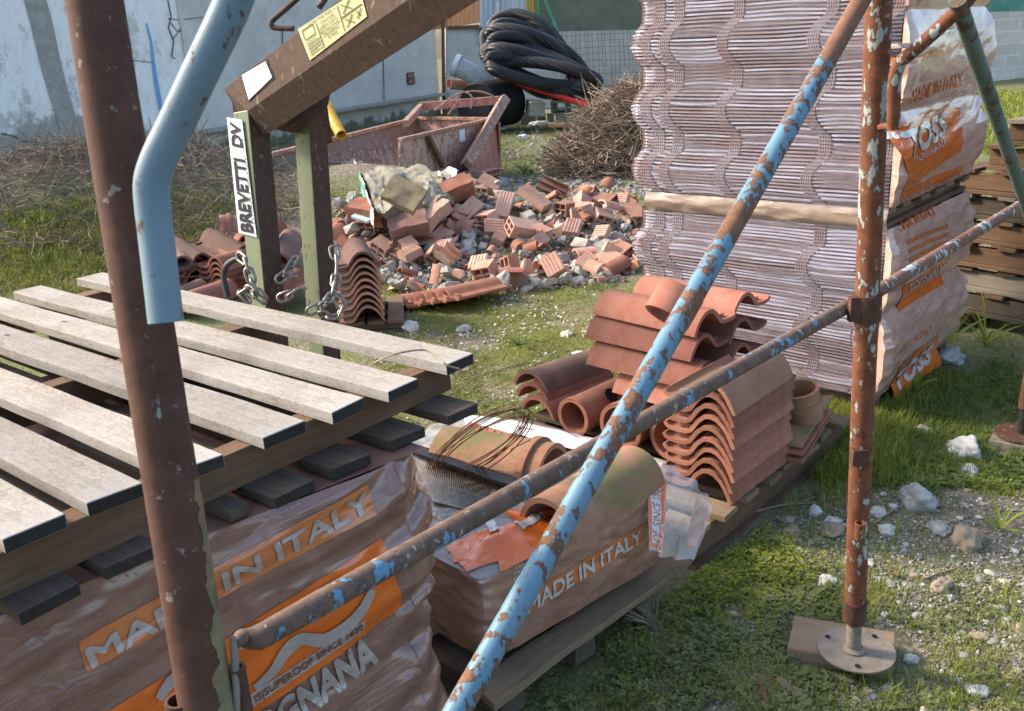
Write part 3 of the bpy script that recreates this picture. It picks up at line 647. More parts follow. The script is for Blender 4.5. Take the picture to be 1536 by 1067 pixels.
for k in range(5):
    decal(ta,PA,0,'text',[(520+k*3,1034-k*0+k*7),(600+k*2,980+k*8),(601+k*2,983+k*8),(521+k*3,1037+k*7)],'print_pale',.005,'superficie superiore a norma europea EN 1304 conforme',name='fine_print')
decal(ta,PA,0,'text',[(55,848),(150,792),(153,799),(58,855)],'print_brown',.005,'E-Mail: info  www',name='fine_print')
decal(ta,PA,0,'text',[(395,775),(445,750),(446,754),(396,779)],'print_pale',.005,'conforme alle norme',name='fine_print')
# droplets
mb=MB(); rs=random.Random(5)
for k in range(260):
    px=rs.uniform(20,330); py=rs.uniform(800,1050); q=PA.uv0(px,py)
    if q.y>zA1-.01: continue
    r=rs.uniform(.0008,.0022); c=PA.s0(q,.001); mb.add([c+V(r*math.cos(t)*.7,r*math.cos(t)*.7,0)*1+V(0,0,r*math.sin(t)) for t in (0,1.26,2.5,3.77,5.03)]+[c+PA.n0*r*.8],[(i,(i+1)%5,5) for i in range(5)])
d_=OBJ('droplets',mb,'film_brown',ta,True,0,True,80); d_['kind']='stuff'
clay('terracotta_worn',(.27,.13,.085),(.37,.20,.135),dirt=(.19,.14,.09),dirtamt=.7,moss=.2,rv=.1)
# =============== tile shapes (local: width x, length y, height z; base at z=0)
def arc(r,a0=180,a1=0,n=14): return [(r*math.cos(rad(a0+(a1-a0)*i/n)),r*math.sin(rad(a0+(a1-a0)*i/n))) for i in range(n+1)]
def m_barrel(r=.09,L=.42,th=.014,tp=.82,lip=True,span=180):
    e=(180-span)/2; mb=MB(); mb.strip(arc(r-th/2,180-e,e),th,L,tp,6)
    if lip: 
        q=MB(); q.strip(arc(r+.004,180-e,e),.012,.02,1,1); mb.add([v+V(0,L*.12,0) for v in q.v],q.f)
    return mb
SP=[(0,-.012),(.006,.004),(.018,.028),(.034,.05),(.055,.066),(.075,.071),(.095,.067),(.115,.05),(.13,.028),(.142,.012),(.155,.006),(.185,.004),(.21,.006),(.222,.012),(.228,.022)]
def m_port(L=.38,th=.013,w=1.,h=1.):
    mb=MB(); mb.strip([(x*w,z*h) for x,z in SP],th,L,.97,4)
    mb.box((.165*w,.03,.016),(.05,.012,.012)); mb.box((.12*w,L-.01,-.004),(.18*w,.012,.008)); return mb
ME={}
def cmesh(key,mk,mat,smooth_=True):
    k=(key,mat)
    if k not in ME: ME[k]=mkmesh(key,mk(),mat,smooth_,40)
    return ME[k]
def place(name,me,M,label=None,cat=None,group=None,parent=None):
    o=bpy.data.objects.new(name,me); COL.objects.link(o)
    if parent is not None: o.parent=parent; M=Matrix.Translation(-wloc(parent))@M
    o.matrix_local=M
    if label: tag(o,label,cat,group)
    return o
def fr(o,ydir,up=(0,0,1),flipx=False):
    y=Vector(ydir).normalized(); z=Vector(up); x=y.cross(z).normalized(); z=x.cross(y)
    M=Matrix((x,y,z)).transposed().to_4x4(); M.translation=o; return M
MIRX=Matrix.Scale(-1,4,(1,0,0))
def mirror(mk):
    def f():
        mb=mk(); mb.v=[V(-v.x,v.y,v.z) for v in mb.v]; return mb
    return f
# =============== generic pallet
def pallet(label,c,a,la,b,lb,z0,h=.12,m='wood_mid',mb_='wood_mid',nb=7,group=None,name='wooden_pallet',bw=.085,jit=.0,low=True):
    """c near corner; stringers/lower boards along a; top boards run along b spaced along a"""
    t=thing(name,label,'pallet',V(c.x,c.y,z0),group); Z=V(0,0,1); c=V(c.x,c.y,z0)
    tb=.018
    for i in range(nb):
        o=c+a*(bw/2+(la-bw)*i/(nb-1))+Z*(h-tb/2)+b*random.uniform(-.01,.012)*(1+jit)
        plank(t,o,o+b*(lb+random.uniform(-.01,.01)),bw,tb,m,name='board')
    for j in range(3):
        o=c+b*(.05+(lb-.1)*j/2)
        if low: plank(t,o+Z*tb/2,o+a*la+Z*tb/2,.09,tb,mb_,name='board')
        plank(t,o+a*.004+Z*(tb+h-tb)/2,o+a*(la-.004)+Z*(tb+h-tb)/2,.05,h-2*tb-.003,mb_,name='stringer')
    return t
# =============== PACK B
zB=.355
cB=G(723,874,zB); cB.z=0; aB=(G(990,735,zB)-G(723,874,zB)); LB=aB.length; aB.normalize(); bB=V(-aB.y,aB.x,0); bB=(bB*.94+(-dA)*.34).normalized()
PB=Pack(cB,aB,LB+.02,bB,.78,.15,zB,.012,1,.005,.03,5,1.1)
pB=thing('tile_pallet','low pallet of grey planks under the torn film pack in the centre','pallet',cB)
Z=V(0,0,1)
pe0=G(735,1040,.105); pe1=G(1000,848,.105); pd=(pe1-pe0).normalized(); pd_b=V(-pd.y,pd.x,0)
plank(pB,pe0-pd_b*.0+pd*-.02,pe1+pd*.05,.085,.02,'wood_mid',rag=.008)
for k in (.3,.62): plank(pB,pe0+pd_b*k,pe1+pd_b*k,.085,.02,'wood_grey')
for k in (0.05,.3,.55): 
    o=pe0+pd*k*1.0+Z*(-.045)+pd_b*(-.02); plank(pB,o,o+pd_b*.72,.07,.065,'wood_dark',name='stringer')
tb_=thing('wrapped_tile_pack','low torn film wrapped tile pack carrying two ridge tiles, in the centre','tile pack',cB)
mb=MB(); PB.faces(mb,110,50); OBJ('plastic_film',mb,'film_tan',tb_,True,0,True,60)
# inner tile load
mb=MB(); Mi=Matrix((aB,bB,Z)).transposed(); mb.box(cB+aB*(LB/2+.01)+bB*.38+Z*(.245),(LB-.04,.70,.16),Mi); OBJ('tile_load',mb,'terracotta_dark',tb_)
# top film, wrinkled
def topB(u,v,off=0.):
    p=cB+aB*(LB*u)+bB*(.76*v); w=.012*abs(fbm(p.x*9+3,p.y*16,1.))+.008*fbm(p.x*22,p.y*30,7)+.006*math.sin((p.x*3+p.y*1.2)*34)*fbm(p.x*4,p.y*4,2)
    e=min(1,6*min(u,1-u),8*v); z=zB-.004+max(0,w)*e+ .025*math.exp(-((u-.25)**2)/.05)*e
    return V(p.x,p.y,z+off)
mb=MB(); mb.grid(lambda u,v:topB(u,v),90,90); OBJ('top_film',mb,'film_clear',tb_,True,0,True,60)
def qB(*pts):
    r=[]
    for x,y in pts:
        p=G(x,y,zB+.01)-cB; r.append(V(0,0,0)); 
        det=aB.x*bB.y-aB.y*bB.x; r[-1]=V((p.x*bB.y-p.y*bB.x)/det/LB,(aB.x*p.y-aB.y*p.x)/det/.76,0)
    return r
def topdec(pts,m,off=.004,txt=None,nm='print',**k):
    mb=MB(); q=qB(*pts); S=lambda p,o:topB(max(0,p.x),max(0.,p.y),o)
    if txt: subfaces_text(mb,txt,q,S,off,**k)
    else: patch(mb,q,S,off,30,16)
    OBJ(nm,mb,m,tb_,not txt)
topdec([(668,818),(885,765),(905,800),(700,852)],'print_orange')
topdec([(758,770),(845,758),(850,783),(775,800)],'print_orange')
topdec([(675,822),(700,812),(712,838),(680,838)],'print_orange')
topdec([(728,792),(741,789),(750,806),(735,809)],'print_white',.007); topdec([(770,796),(812,770),(822,775),(786,800)],'print_white',.007)
topdec([(800,783),(818,772),(826,777),(806,789)],'print_brown',.010,'YEAR',nm='lettering')
topdec([(745,830),(800,815),(812,833),(750,852)],'print_orange')
decal(tb_,PB,0,'patch',[(775,898),(960,785),(962,812),(778,926)],'print_faded',.003,name='print_band')
decal(tb_,PB,0,'text',[(786,895),(955,792),(957,810),(788,918)],'print_white',.006,'MADE IN ITALY',name='lettering',bold=.03)
for k in range(3): decal(tb_,PB,0,'text',[(768,848+k*9),(812-k*5,826+k*9),(813-k*5,831+k*9),(769,854+k*9)],'print_white',.005,['TEL. +39/0','FAX +39 04','E-MAIL'][k],name='fine_print')
# flap at the far end
mb=MB()
FL=[[(985,690),(1012,702),(1040,722),(1062,742)],[(972,715),(1000,722),(1030,745),(1066,765)],[(975,760),(1000,775),(1025,790),(1056,800)],[(974,825),(995,835),(1015,838),(1040,842)]]
def flap(u,v,off=0.):
    i=min(2,int(v*3)); f=v*3-i; j=min(2,int(u*3)); g_=u*3-j
    def P(r,c): x,y=FL[r][c]; zz=(.37,.33,.24,.13)[r]; return AT(x,y,2.38-.05*r+.03*c+.02*math.sin(c*2+r))
    p=(P(i,j)*(1-g_)+P(i,j+1)*g_)*(1-f)+(P(i+1,j)*(1-g_)+P(i+1,j+1)*g_)*f
    return p+V(-.7,-.7,0)*(.008*math.sin(u*16+v*3)+.006*fbm(u*4,v*5,2)+off)
mb.grid(lambda u,v:flap(u,v),40,40); OBJ('film_flap',mb,'film_clear',tb_,True,0,True,60)
mb=MB(); mb.grid(lambda u,v:flap(.02+.34*u,.35+.62*v,.003),16,20); OBJ('print',mb,'print_orange',tb_,True)
mb=MB(); mb.grid(lambda u,v:flap(.80+.16*u,.25+.6*v,.003),10,16); OBJ('print',mb,'print_faded',tb_,True)
def flaptext(txt,u0,u1,v0,v1,m):
    vs,fs=text_mesh(txt); mb=MB(); mb.add([flap(u0+(u1-u0)*b,v1+(v0-v1)*a,.006) for a,b in vs],fs); OBJ('lettering',mb,m,tb_)
mb=MB(); mb.grid(lambda u,v:flap(.06+.15*u,.38+.56*v,.0045),8,14); OBJ('print',mb,'print_white',tb_,True)
flaptext('OF SINCE 1820',.20,.08,.40,.92,'print_brown'); flaptext('ITALY',.94,.82,.3,.8,'print_white'); flaptext('NA',.36,.24,.7,.95,'print_white')
# film strip along back edge
mb=MB(); S0_=[G(690,622,.38),G(760,628,.385),G(840,645,.385),G(900,660,.38),G(1000,695,.36)]; S1_=[G(700,640,.37),G(765,650,.39),(G(845,670,.39)),G(900,682,.38),G(985,712,.36)]
def strp(u,v): 
    i=min(3,int(u*4)); f=u*4-i; p=(S0_[i]*(1-f)+S0_[i+1]*f)*(1-v)+(S1_[i]*(1-f)+S1_[i+1]*f)*v; return p+Z*(.012*math.sin(v*3.1)+.004*fbm(u*12,v*3,2))
mb.grid(strp,60,8); OBJ('film_edge',mb,'film_white',tb_,True)
mb=MB()
for i in range(13):
    p=G(722+i*10.5,646+i*3.0+(i>5)*2,.385); mb.strip([(-.014,0),(0,.013),(.014,0)],.004,.05)
    k=len(mb.v)-12; M=fr(p,bB)
    for q in range(k,len(mb.v)): mb.v[q]=M@mb.v[q]
OBJ('tile_edges',mb,'terracotta_brown',tb_)
# broken tile bits seen below the torn film
for i,(x,y,r_,yaw) in enumerate([(868,905,.05,.2),(905,885,.055,.5),(938,868,.05,.1),(835,925,.05,-.3),(960,850,.04,.4)]):
    p=G(x,y,.12); M=fr(p+bB*.03,Matrix.Rotation(yaw,3,'Z')@bB)@Matrix.Rotation(rad(100),4,'Y')
    place('tile_shard',cmesh('tile_shard',lambda:m_barrel(.06,.14,.011,.8,False,150),'terracotta_brown'),M,['second from left','middle','second from right','leftmost','rightmost'][i]+' curved tile end poking out under the torn film pack','tile','tile ends under the torn film')
# ridge tiles
def barrel_between(name,p0,p1,r,m,label,cat,group=None,th=.016,tp=.85,lip=True,roll=0,span=180):
    L=(p1-p0).length; mb=m_barrel(r,L,th,tp,lip,span); me=mkmesh(name,mb,m,True,40)
    M=fr(p0,p1-p0)@Matrix.Rotation(roll,4,'Y'); return place(name,me,M,label,cat,group)
p0=G(822,800,zB+.0); p1=G(945,722,zB+.0)
barrel_between('ridge_tile',p0,p1+(p1-p0).normalized()*.03,.088,'terracotta_aged','mossy aged ridge tile lying on the torn film pack, open end to the camera','roof tile',th=.014,tp=.98,lip=False)
p0=G(829,722,zB+.0); p1=G(668,690,zB+.0)
barrel_between('ridge_tile',p0,p1,.10,'terracotta_aged','speckled aged ridge tile lying under the rusty wire coil','roof tile',th=.014,tp=.95)
# rack
t=thing('wire_rack','black rimmed steel wire rack beside the speckled ridge tile','rack',G(690,720,.37)); zr=.385
mb=MB(); mb.beam(G(612,672,zr+.02),G(775,728,zr+.02),.035,.012); mb.beam(G(612,672,zr+.0),G(775,728,zr),.006,.04); OBJ('rim',mb,'black_plastic',t,False,.002)
mb=MB()
A0,A1,B0_,B1_=G(618,682,zr),G(752,728,zr),G(650,752,zr),G(705,765,zr)
for i in range(34):
    f=i/33; mb.tube([A0.lerp(A1,f),B0_.lerp(B1_,f)],.0013,6)
mb.tube([A0.lerp(B0_,.5)-Z*.003,A1.lerp(B1_,.5)-Z*.003],.0016,6); mb.tube([B0_,B1_],.002,6); OBJ('wire_grid',mb,'chain_steel',t,True)
for i in range(5):
    a=G(640+i*4,742+i*9,.368); b=G(720+i*6,722+i*9,.372); s_=thing('stick',['first','second','third','fourth','fifth'][i]+' brown stick from the left under the wire rack','stick',a,'sticks under the wire rack')
    plank(s_,a,b,.018,.012,'wood_brown')
# wire coil
mb=MB(); rs=random.Random(11)
for k in range(9):
    cx,cy=722+rs.uniform(-6,6),664+rs.uniform(-5,5); A_=82+rs.uniform(-9,6); B_=27+rs.uniform(-9,9); th=rad(-34+rs.uniform(-5,5)); ph=rs.uniform(0,.5); pts=[]
    for i in range(49):
        t_=2*math.pi*i/48*(.93 if k%3 else 1); x=A_*math.cos(t_+ph); y=B_*math.sin(t_+ph); X=cx+x*math.cos(th)-y*math.sin(th); Y=cy+x*math.sin(th)+y*math.cos(th)
        pts.append(AT(X,Y,2.30-.0016*x*1.2+.10*(y/ B_)*.4+.002*k))
    mb.tube(pts,.0014,5,False)
mb.tube([AT(776,640,2.25),AT(800,645,2.2),AT(795,660,2.2),AT(765,675,2.2)],.0013,5); tag(OBJ('wire_coil',mb,'wire_rust',None,True),'loose coil of thin rusty wire resting on the ridge tile','wire')
# =============== PALLET C with tiles
zC=.13
cs=G(1096,757,zC); ac=(G(1184,690,zC)-cs).normalized(); bc=V(-ac.y,ac.x,0)
cC=G(1060,800,.11)-ac*.05; 
pallet('old pallet carrying the clay tubes and stacked roof tiles','x' and cC+ac*.0,ac,1.02,bc,.95,.0,.125,'wood_mid','wood_brown',8,None)
# 9 stacked portoghese
N9=9; pit=.0345
for i in range(N9):
    o=cs+V(0,0,i*pit+.012)+ac*random.uniform(-.004,.004)+bc*random.uniform(-.004,.004)
    place('roof_tile',cmesh('roof_tile',mirror(lambda:m_port(.375)),'terracotta_worn' if i==N9-1 else 'terracotta_brown') ,fr(o,ac)@rotz(rad(random.uniform(-1.6,1.6))),('top roof tile of the tall neat stack on the old pallet' if i==N9-1 else ['bottom','second','third','fourth','middle','sixth','seventh','eighth'][min(i,7)]+' wavy roof tile from below in the neat stack on the old pallet'),'roof tile','neat stack of wavy roof tiles')
# tubes
def tube(label,px,py,r,L,m='terracotta_brown',hole=False,yaw=0):
    zc=zC+r; p=G(px,py,zc); d=Matrix.Rotation(yaw,3,'Z')@ac; mb=MB(); mb.pipe(p,p+d*L,r,.012,40,8); mb.pipe(p+d*.0,p+d*.018,r+.003,.006,40)
    o=OBJ('clay_pipe',mb,m,None,True); tag(o,label,'clay pipe')
    if hole:
        mb=MB(); n_=V(d.y,-d.x,0); q=p+d*L*.42+(n_*.72+Z*.70)*(r+.0005); up_=(n_*.72+Z*.70); Mq=fr(q,d,up_); mb.tube([q-up_*.004,q+up_*.0012],.026,20); ho=OBJ('side_hole',mb,'ink_black',o,world=False)
    return o
tube('clay pipe with an oval side hole beside the nested ridge tiles',859,626,.066,.36,hole=True,yaw=-.05)
tube('middle clay pipe open towards the camera, behind the crossing tubes',930,641,.080,.38)
tube('right clay pipe next to the neat stack of wavy tiles',1006,658,.076,.38)
# nested ridges left
for i,(x,y,r) in enumerate([(797,612,.098),(800,616,.094),(806,622,.090)]):
    p=G(x,y,zC-.0); p.z=zC-.035*i+.05; 
    barrel_between('ridge_tile',p,p+Matrix.Rotation(-.10,3,'Z')@ac*.36,r,'terracotta_dark' if i==0 else 'terracotta',['sooty ridge tile on top of the nested trio left of the clay pipes','middle ridge tile of the nested trio left of the clay pipes','lowest ridge tile of the nested trio left of the clay pipes'][i],'roof tile','nested ridge tiles',.014,.9,False,0,150)
# upper layers : tile axis ld, width ac
LC=[((903,585),.285),((878,547),.362),((882,509),.44),((888,472),.515)]
ld2=(G(1040,590,.36)-G(878,547,.36)).normalized()
for k,((x,y),z) in enumerate(LC):
    p=G(x,y,z); p.z=z+.012
    for j in range(2 if k<3 else 2):
        # local x = width along ~ac, y axis = ld2 
        x_=V(-ld2.y,ld2.x,0); 
        if x_.dot(ac)<0: x_=-x_
        M=Matrix((x_,ld2,Z)).transposed().to_4x4(); M.translation=p+x_*(.235*j)+ld2*random.uniform(-.01,.01)+(ld2*.04 if k==0 else V(0,0,0)); 
        M=M@Matrix.Rotation(rad(random.uniform(-2,2)),4,'Z')
        if M.to_3x3().determinant()<0: M=M@Matrix.Translation((.0,.0,0))@Matrix.Scale(-1,4,(0,1,0))@Matrix.Translation((0,-.43,0))
        place('roof_tile',cmesh('roof_tile_long',lambda:m_port(.43,.014,1.0,.82),'terracotta'),M,['bottom','second','third','top'][k]+(' front' if j==0 else ' rear')+' roof tile of the crosswise heap over the clay pipes','roof tile','crosswise heap of roof tiles')
# collar on top
p=G(1008,462,.60); mb=MB(); _p=AT(1000,462,2.68); mb.pipe(_p-V(.0,.0,.03),_p+V(.05,.035,.038),.070,.010,36,3); mb2=mb
tag(OBJ('pipe_collar',mb,'terracotta',None,True),'tilted clay pipe collar on top of the crosswise tile heap','clay collar')
# mossy flat tiles & collar at right
def slabq(label,pts,zs,th,m,name='flat_tile'):
    q=[G(x,y,z) for (x,y),z in zip(pts,zs)]; mb=MB(); t_=V(0,0,th); mb.add(q+[p-t_ for p in q],[(0,1,2,3),(4,5,6,7),(0,1,5,4),(1,2,6,5),(2,3,7,6),(3,0,4,7)])
    return tag(OBJ(name,mb,m,None,False,.003),label,'roof tile','mossy flat tiles at the pallet end')
slabq('upper mossy flat tile behind the neat stack',[(1176,604),(1251,591),(1203,668),(1165,660)],(.20,.19,.19,.20),.013,'tile_mossy')
slabq('middle flat tile under the mossy one behind the neat stack',[(1178,625),(1249,612),(1205,680),(1165,672)],(.175,.168,.168,.175),.013,'terracotta')
slabq('lowest flat tile on the pallet behind the neat stack',[(1178,640),(1245,625),(1205,692),(1165,684)],(.15,.145,.145,.15),.013,'terracotta')
mb=MB(); c0=G(1206,628,.195); c0.z=.20; ax=V(-.25,-.1,1).normalized(); mb.pipe(c0,c0+ax*.11,.062,.009,40,3); mb.pipe(c0+ax*.055,c0+ax*.068,.067,.006,40); mb.pipe(c0+ax*.098,c0+ax*.112,.066,.012,40)
tag(OBJ('pipe_collar',mb,'terracotta_aged',None,True),'mossy clay pipe collar standing behind the neat stack','clay collar')

# =============== TALL STACK D
cD=V(1.347,3.235,0); aD=V(-.749,.663,0).normalized(); bD=V(.663,.749,0).normalized(); LD=.99
nD=V(-aD.y,aD.x,0); 
if nD.y>0: nD=-nD
def wave(z,ph):  # 0..1 bump profile, period .25
    t=((z-ph)/.245)%1.; return math.sin(math.pi*min(1,t/.66))**.75 if t<.66 else -.08*math.sin(math.pi*(t-.66)/.34)
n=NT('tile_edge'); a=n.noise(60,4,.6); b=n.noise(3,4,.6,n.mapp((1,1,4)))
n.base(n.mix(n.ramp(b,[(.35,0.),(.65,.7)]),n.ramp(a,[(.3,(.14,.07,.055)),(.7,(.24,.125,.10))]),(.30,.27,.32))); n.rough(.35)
n=NT('tile_edge_glint'); n.base(n.mix(n.ramp(n.noise(7,5,.6,n.mapp((1,1,4))),[(.35,0.),(.6,1.)]),(.34,.27,.30),(.50,.49,.60))); n.rough(.25)  # pale lilac slab edges: bright highlights of the film painted into the tile colour
clay('tile_gap',(.10,.055,.045),(.16,.09,.075))
cols=[.0,.225,.58,.83,.915]
def dstack(label,z0,z1,ph,cz,seed):
    rs=random.Random(seed); t=thing('wrapped_tile_pack',label,'tile pack',V(cD.x,cD.y,z0))
    mb=MB(); zc=[z0+(z1-z0)*i/90 for i in range(91)]
    for ci,u0 in enumerate(cols):
        for k in range(5 if ci else 4):
            us=u0+.009*k+.004; am=.058
            pr_=[(us+am*wave(z,ph)*(1 if u0>-.1 else 1),z) for z in zc]
            vs=[];fr_=.004-.002*k*0
            for (u,z) in pr_:
                for du,dn in ((0,.004),(.006,.004),(.006,-.12),(0,-.12)):
                    q=cD+aD*(u+du)+nD*dn+nD*(.012*wave(z,ph)); vs.append(V(q.x,q.y,z))
            n_=len(pr_); mb.add(vs,[(i*4+j,i*4+(j+1)%4,i*4+4+(j+1)%4,i*4+4+j) for i in range(n_-1) for j in range(4)])
    OBJ('curved_tiles',mb,'tile_edge',t,True,0,True,50)
    mb=MB(); ed=cols+[LD]
    for ci in range(len(cols)):
        u0=cols[ci]+.045; u1=ed[ci+1]-.002 if ci<len(cols)-1 else LD+.0
        if ci==len(cols)-1: u0=cols[ci]+.05; u1=LD+.02
        z=z0+.006; ti=rs.uniform(-.02,.02); 
        while z<z1-.004:
            if rs.random()<.04: ti=rs.uniform(-.03,.03)
            w=.058*wave(z,ph); a_=u0+w; b_=u1+w; e=rs.uniform(-.002,.004)+.012*wave(z,ph); sg=.004*math.sin(z*30+ci); nn_=6; vs=[]
            th_=.0072
            for i in range(nn_+1):
                f=i/nn_; u=a_+(b_-a_)*f; zz=z+ti*(f-.5)*.12+sg*math.sin(math.pi*f)
                for dz,dn in ((0,e),(th_,e),(th_,-.06),(0,-.06)):
                    q=cD+aD*u+nD*dn; vs.append(V(q.x,q.y,min(z1,zz+dz)))
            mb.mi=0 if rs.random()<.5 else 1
            mb.add(vs,[(i*4+j,i*4+(j+1)%4,i*4+4+(j+1)%4,i*4+4+j) for i in range(nn_) for j in range(4)]+[(0,1,2,3),(nn_*4+3,nn_*4+2,nn_*4+1,nn_*4)])
            z+=.0135 if rs.random()>.05 else .018
    OBJ('stacked_tiles',mb,['tile_edge_glint','tile_edge'],t,False)
    mb=MB(); Md=Matrix((aD,-nD,Z)).transposed(); mb.box(cD+aD*(LD/2+.04)-nD*.46+Z*(z0+z1)/2,(LD-.10,.80,z1-z0-.03),Md); OBJ('pack_core',mb,'tile_gap',t)
    # front film
    mb=MB()
    def ff(u,v):
        z=z0+(z1-z0)*v; U=-.0+(LD+.05)*u; w=wave(z,ph); q=cD+aD*(U+(w*.04 if u>.5 else 0)*1)+nD*(.010+.012*w+.0022*math.sin(z*2*math.pi/.0128+2*fbm(U*2,z*3,1))+.006*abs(fbm(U*3,z*2.2,seed))) 
        if u>.96: q=q-nD*.04*((u-.96)/.04)**2
        return V(q.x,q.y,z)
    mb.grid(ff,70,int((z1-z0)/.0128*5)); OBJ('plastic_film',mb,'film_sheen',t,True,0,True,60)
    # left side film
    mb=MB(); mb.grid(lambda u,v:(lambda z:V(*( (cD+aD*(LD+.05+.04*wave(z,ph)+.006)-nD*(.03+.8*u)).xy),z))(z0+(z1-z0)*v),8,90); OBJ('side_film',mb,'film_rose',t,True)
    PD=Pack(cD+nD*.0,-nD*-1*0+aD,.1,bD,.90,z0,z1,.055,cz,.006,.012,seed,.7); PD.n1=(-aD).normalized() if True else PD.n1
    PD.n1=V(bD.y,-bD.x,0)
    mb=MB(); mb.grid(lambda u,v:PD.S1(u*.90,z0+(z1-z0)*v),70,110); OBJ('side_film',mb,'film_rose',t,True,0,True,70)
    mb=MB(); mb.grid(lambda u,v:(lambda z,p:V(p.x,p.y,z).lerp(PD.S1(.0,z),u))(z0+(z1-z0)*v,cD+nD*.012-aD*.001),4,110); mb.grid(lambda u,v:(lambda z:PD.S1(.0,z).lerp(V((cD+bD*.1).x,(cD+bD*.1).y,z),u))(z0+(z1-z0)*v),4,60); OBJ('corner_film',mb,'film_rose',t,True)
    mb=MB(); e=PD; f0=cD+bD*.9; mb.grid(lambda u,v:(lambda q:q+aD*u*.9)(PD.S1(.9,z0+(z1-z0)*v)),4,60); OBJ('rear_film',mb,'film_rose',t,True)
    return t,PD
pallet('pallet under the tall double tile stack',cD+aD*(LD+.0)*0,aD,LD,bD,.88,.0,.10,'wood_mid','wood_brown',6,'pallets of the tall double stack')
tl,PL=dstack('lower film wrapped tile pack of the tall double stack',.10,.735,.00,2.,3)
pallet('pallet between the two packs of the tall double stack',cD+nD*.005+bD*.01,bD,.90,aD,LD,.738,.066,'wood_mid','wood_brown',6,'pallets of the tall double stack')
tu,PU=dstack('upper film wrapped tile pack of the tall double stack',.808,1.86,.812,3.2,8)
mb=MB()
mb.grid(lambda u,v:(lambda q:V(q.x,q.y,.735+.072*v))(cD+aD*(LD+.01)*u+nD*(.008+.012*math.sin(math.pi*v)+.006*fbm(u*9,v*3,2))),60,10); OBJ('film_skirt',mb,'film_skirt',tu,True)
# prints on right face
decal(tu,PU,1,'text',[(1356,135),(1434,108),(1436,127),(1357,156)],'print_orange',.004,'MADE IN ITALY',name='lettering',bold=.02)
decal(tu,PU,1,'patch',[(1342,190),(1432,160),(1428,228),(1340,288)],'print_orange',.004,name='print_panel')
decal(tu,PU,1,'patch',[(1340,150),(1420,125),(1420,128),(1340,153)],'print_faded',.004)
decal(tu,PU,1,'text',[(1340,200),(1412,168),(1412,200),(1342,236)],'print_white',.008,'TOSS',name='lettering',bold=.05,shear=.2)
decal(tu,PU,1,'text',[(1350,235),(1408,208),(1408,217),(1352,246)],'print_white',.008,'TOGNANA',name='lettering')
decal(tu,PU,1,'text',[(1345,296),(1422,262),(1424,270),(1347,306)],'print_orange',.006,'MADE IN ITALY',name='lettering')
decal(tl,PL,1,'text',[(1342,332),(1398,307),(1400,320),(1344,346)],'print_orange',.004,'MADE IN ITALY',name='lettering',bold=.02)
for (x0,x1,y0,y1,h_,m_) in [(1345,1436,88,58,9,'print_faded'),(1350,1438,66,36,6,'print_pale'),(1345,1420,182,152,7,'print_faded'),(1340,1436,286,248,12,'print_orange')]: decal(tu,PU,1,'patch',[(x0,y0),(x1,y1),(x1,y1+h_),(x0,y0+h_*1.2)],m_,.004,name='print_stripe')
for k in range(5): decal(tl,PL,1,'patch',[(1348,360+k*13),(1412,335+k*12),(1412,341+k*12),(1348,366+k*13)],'print_faded',.004,name='print_stripe')
decal(tl,PL,1,'patch',[(1341,427),(1412,392),(1410,425),(1343,467)],'print_orange',.005,name='print_panel')
decal(tl,PL,1,'text',[(1350,425),(1406,398),(1406,410),(1351,438)],'print_white',.009,'TOGNANA',name='lettering',bold=.02)
decal(tl,PL,1,'text',[(1335,516),(1388,486),(1388,496),(1335,528)],'print_orange',.006,'MADE IN ITALY',name='lettering')
decal(tl,PL,1,'patch',[(1335,548),(1400,500),(1402,545),(1333,598)],'print_orange',.005,name='print_panel')
decal(tl,PL,1,'text',[(1336,560),(1392,515),(1392,538),(1338,586)],'print_white',.009,'TOSS',name='lettering',bold=.05,shear=.2)

# =============== PALLET STACK E
cE=G(1414,482); dE=(G(1542,508)-cE).normalized(); bE=V(-dE.y,dE.x,0)
if bE.y<0: bE=-bE
for i in range(9):
    off=dE*random.uniform(-.02,.03)+bE*random.uniform(-.01,.01)+(dE*.10*(i-5) if i>5 else V(0,0,0))
    pallet(['lowest','second','third','fourth','fifth','sixth','seventh','eighth','topmost'][i]+' pallet of the brown pallet stack at right edge',cE+off,dE,1.1,bE,.8,.06+i*.116,.113,random.choice(['wood_brown','wood_grey','wood_brown']),random.choice(['wood_brown','wood_grey','wood_dark']),6,'brown pallet stack')
t=thing('timber_bearer','dark timber bearer under the brown pallet stack','timber',cE); plank(t,cE+V(0,0,.03)-bE*.12+dE*.05,cE+V(0,0,.03)+bE*.8+dE*.05,.10,.06,'wood_brown')

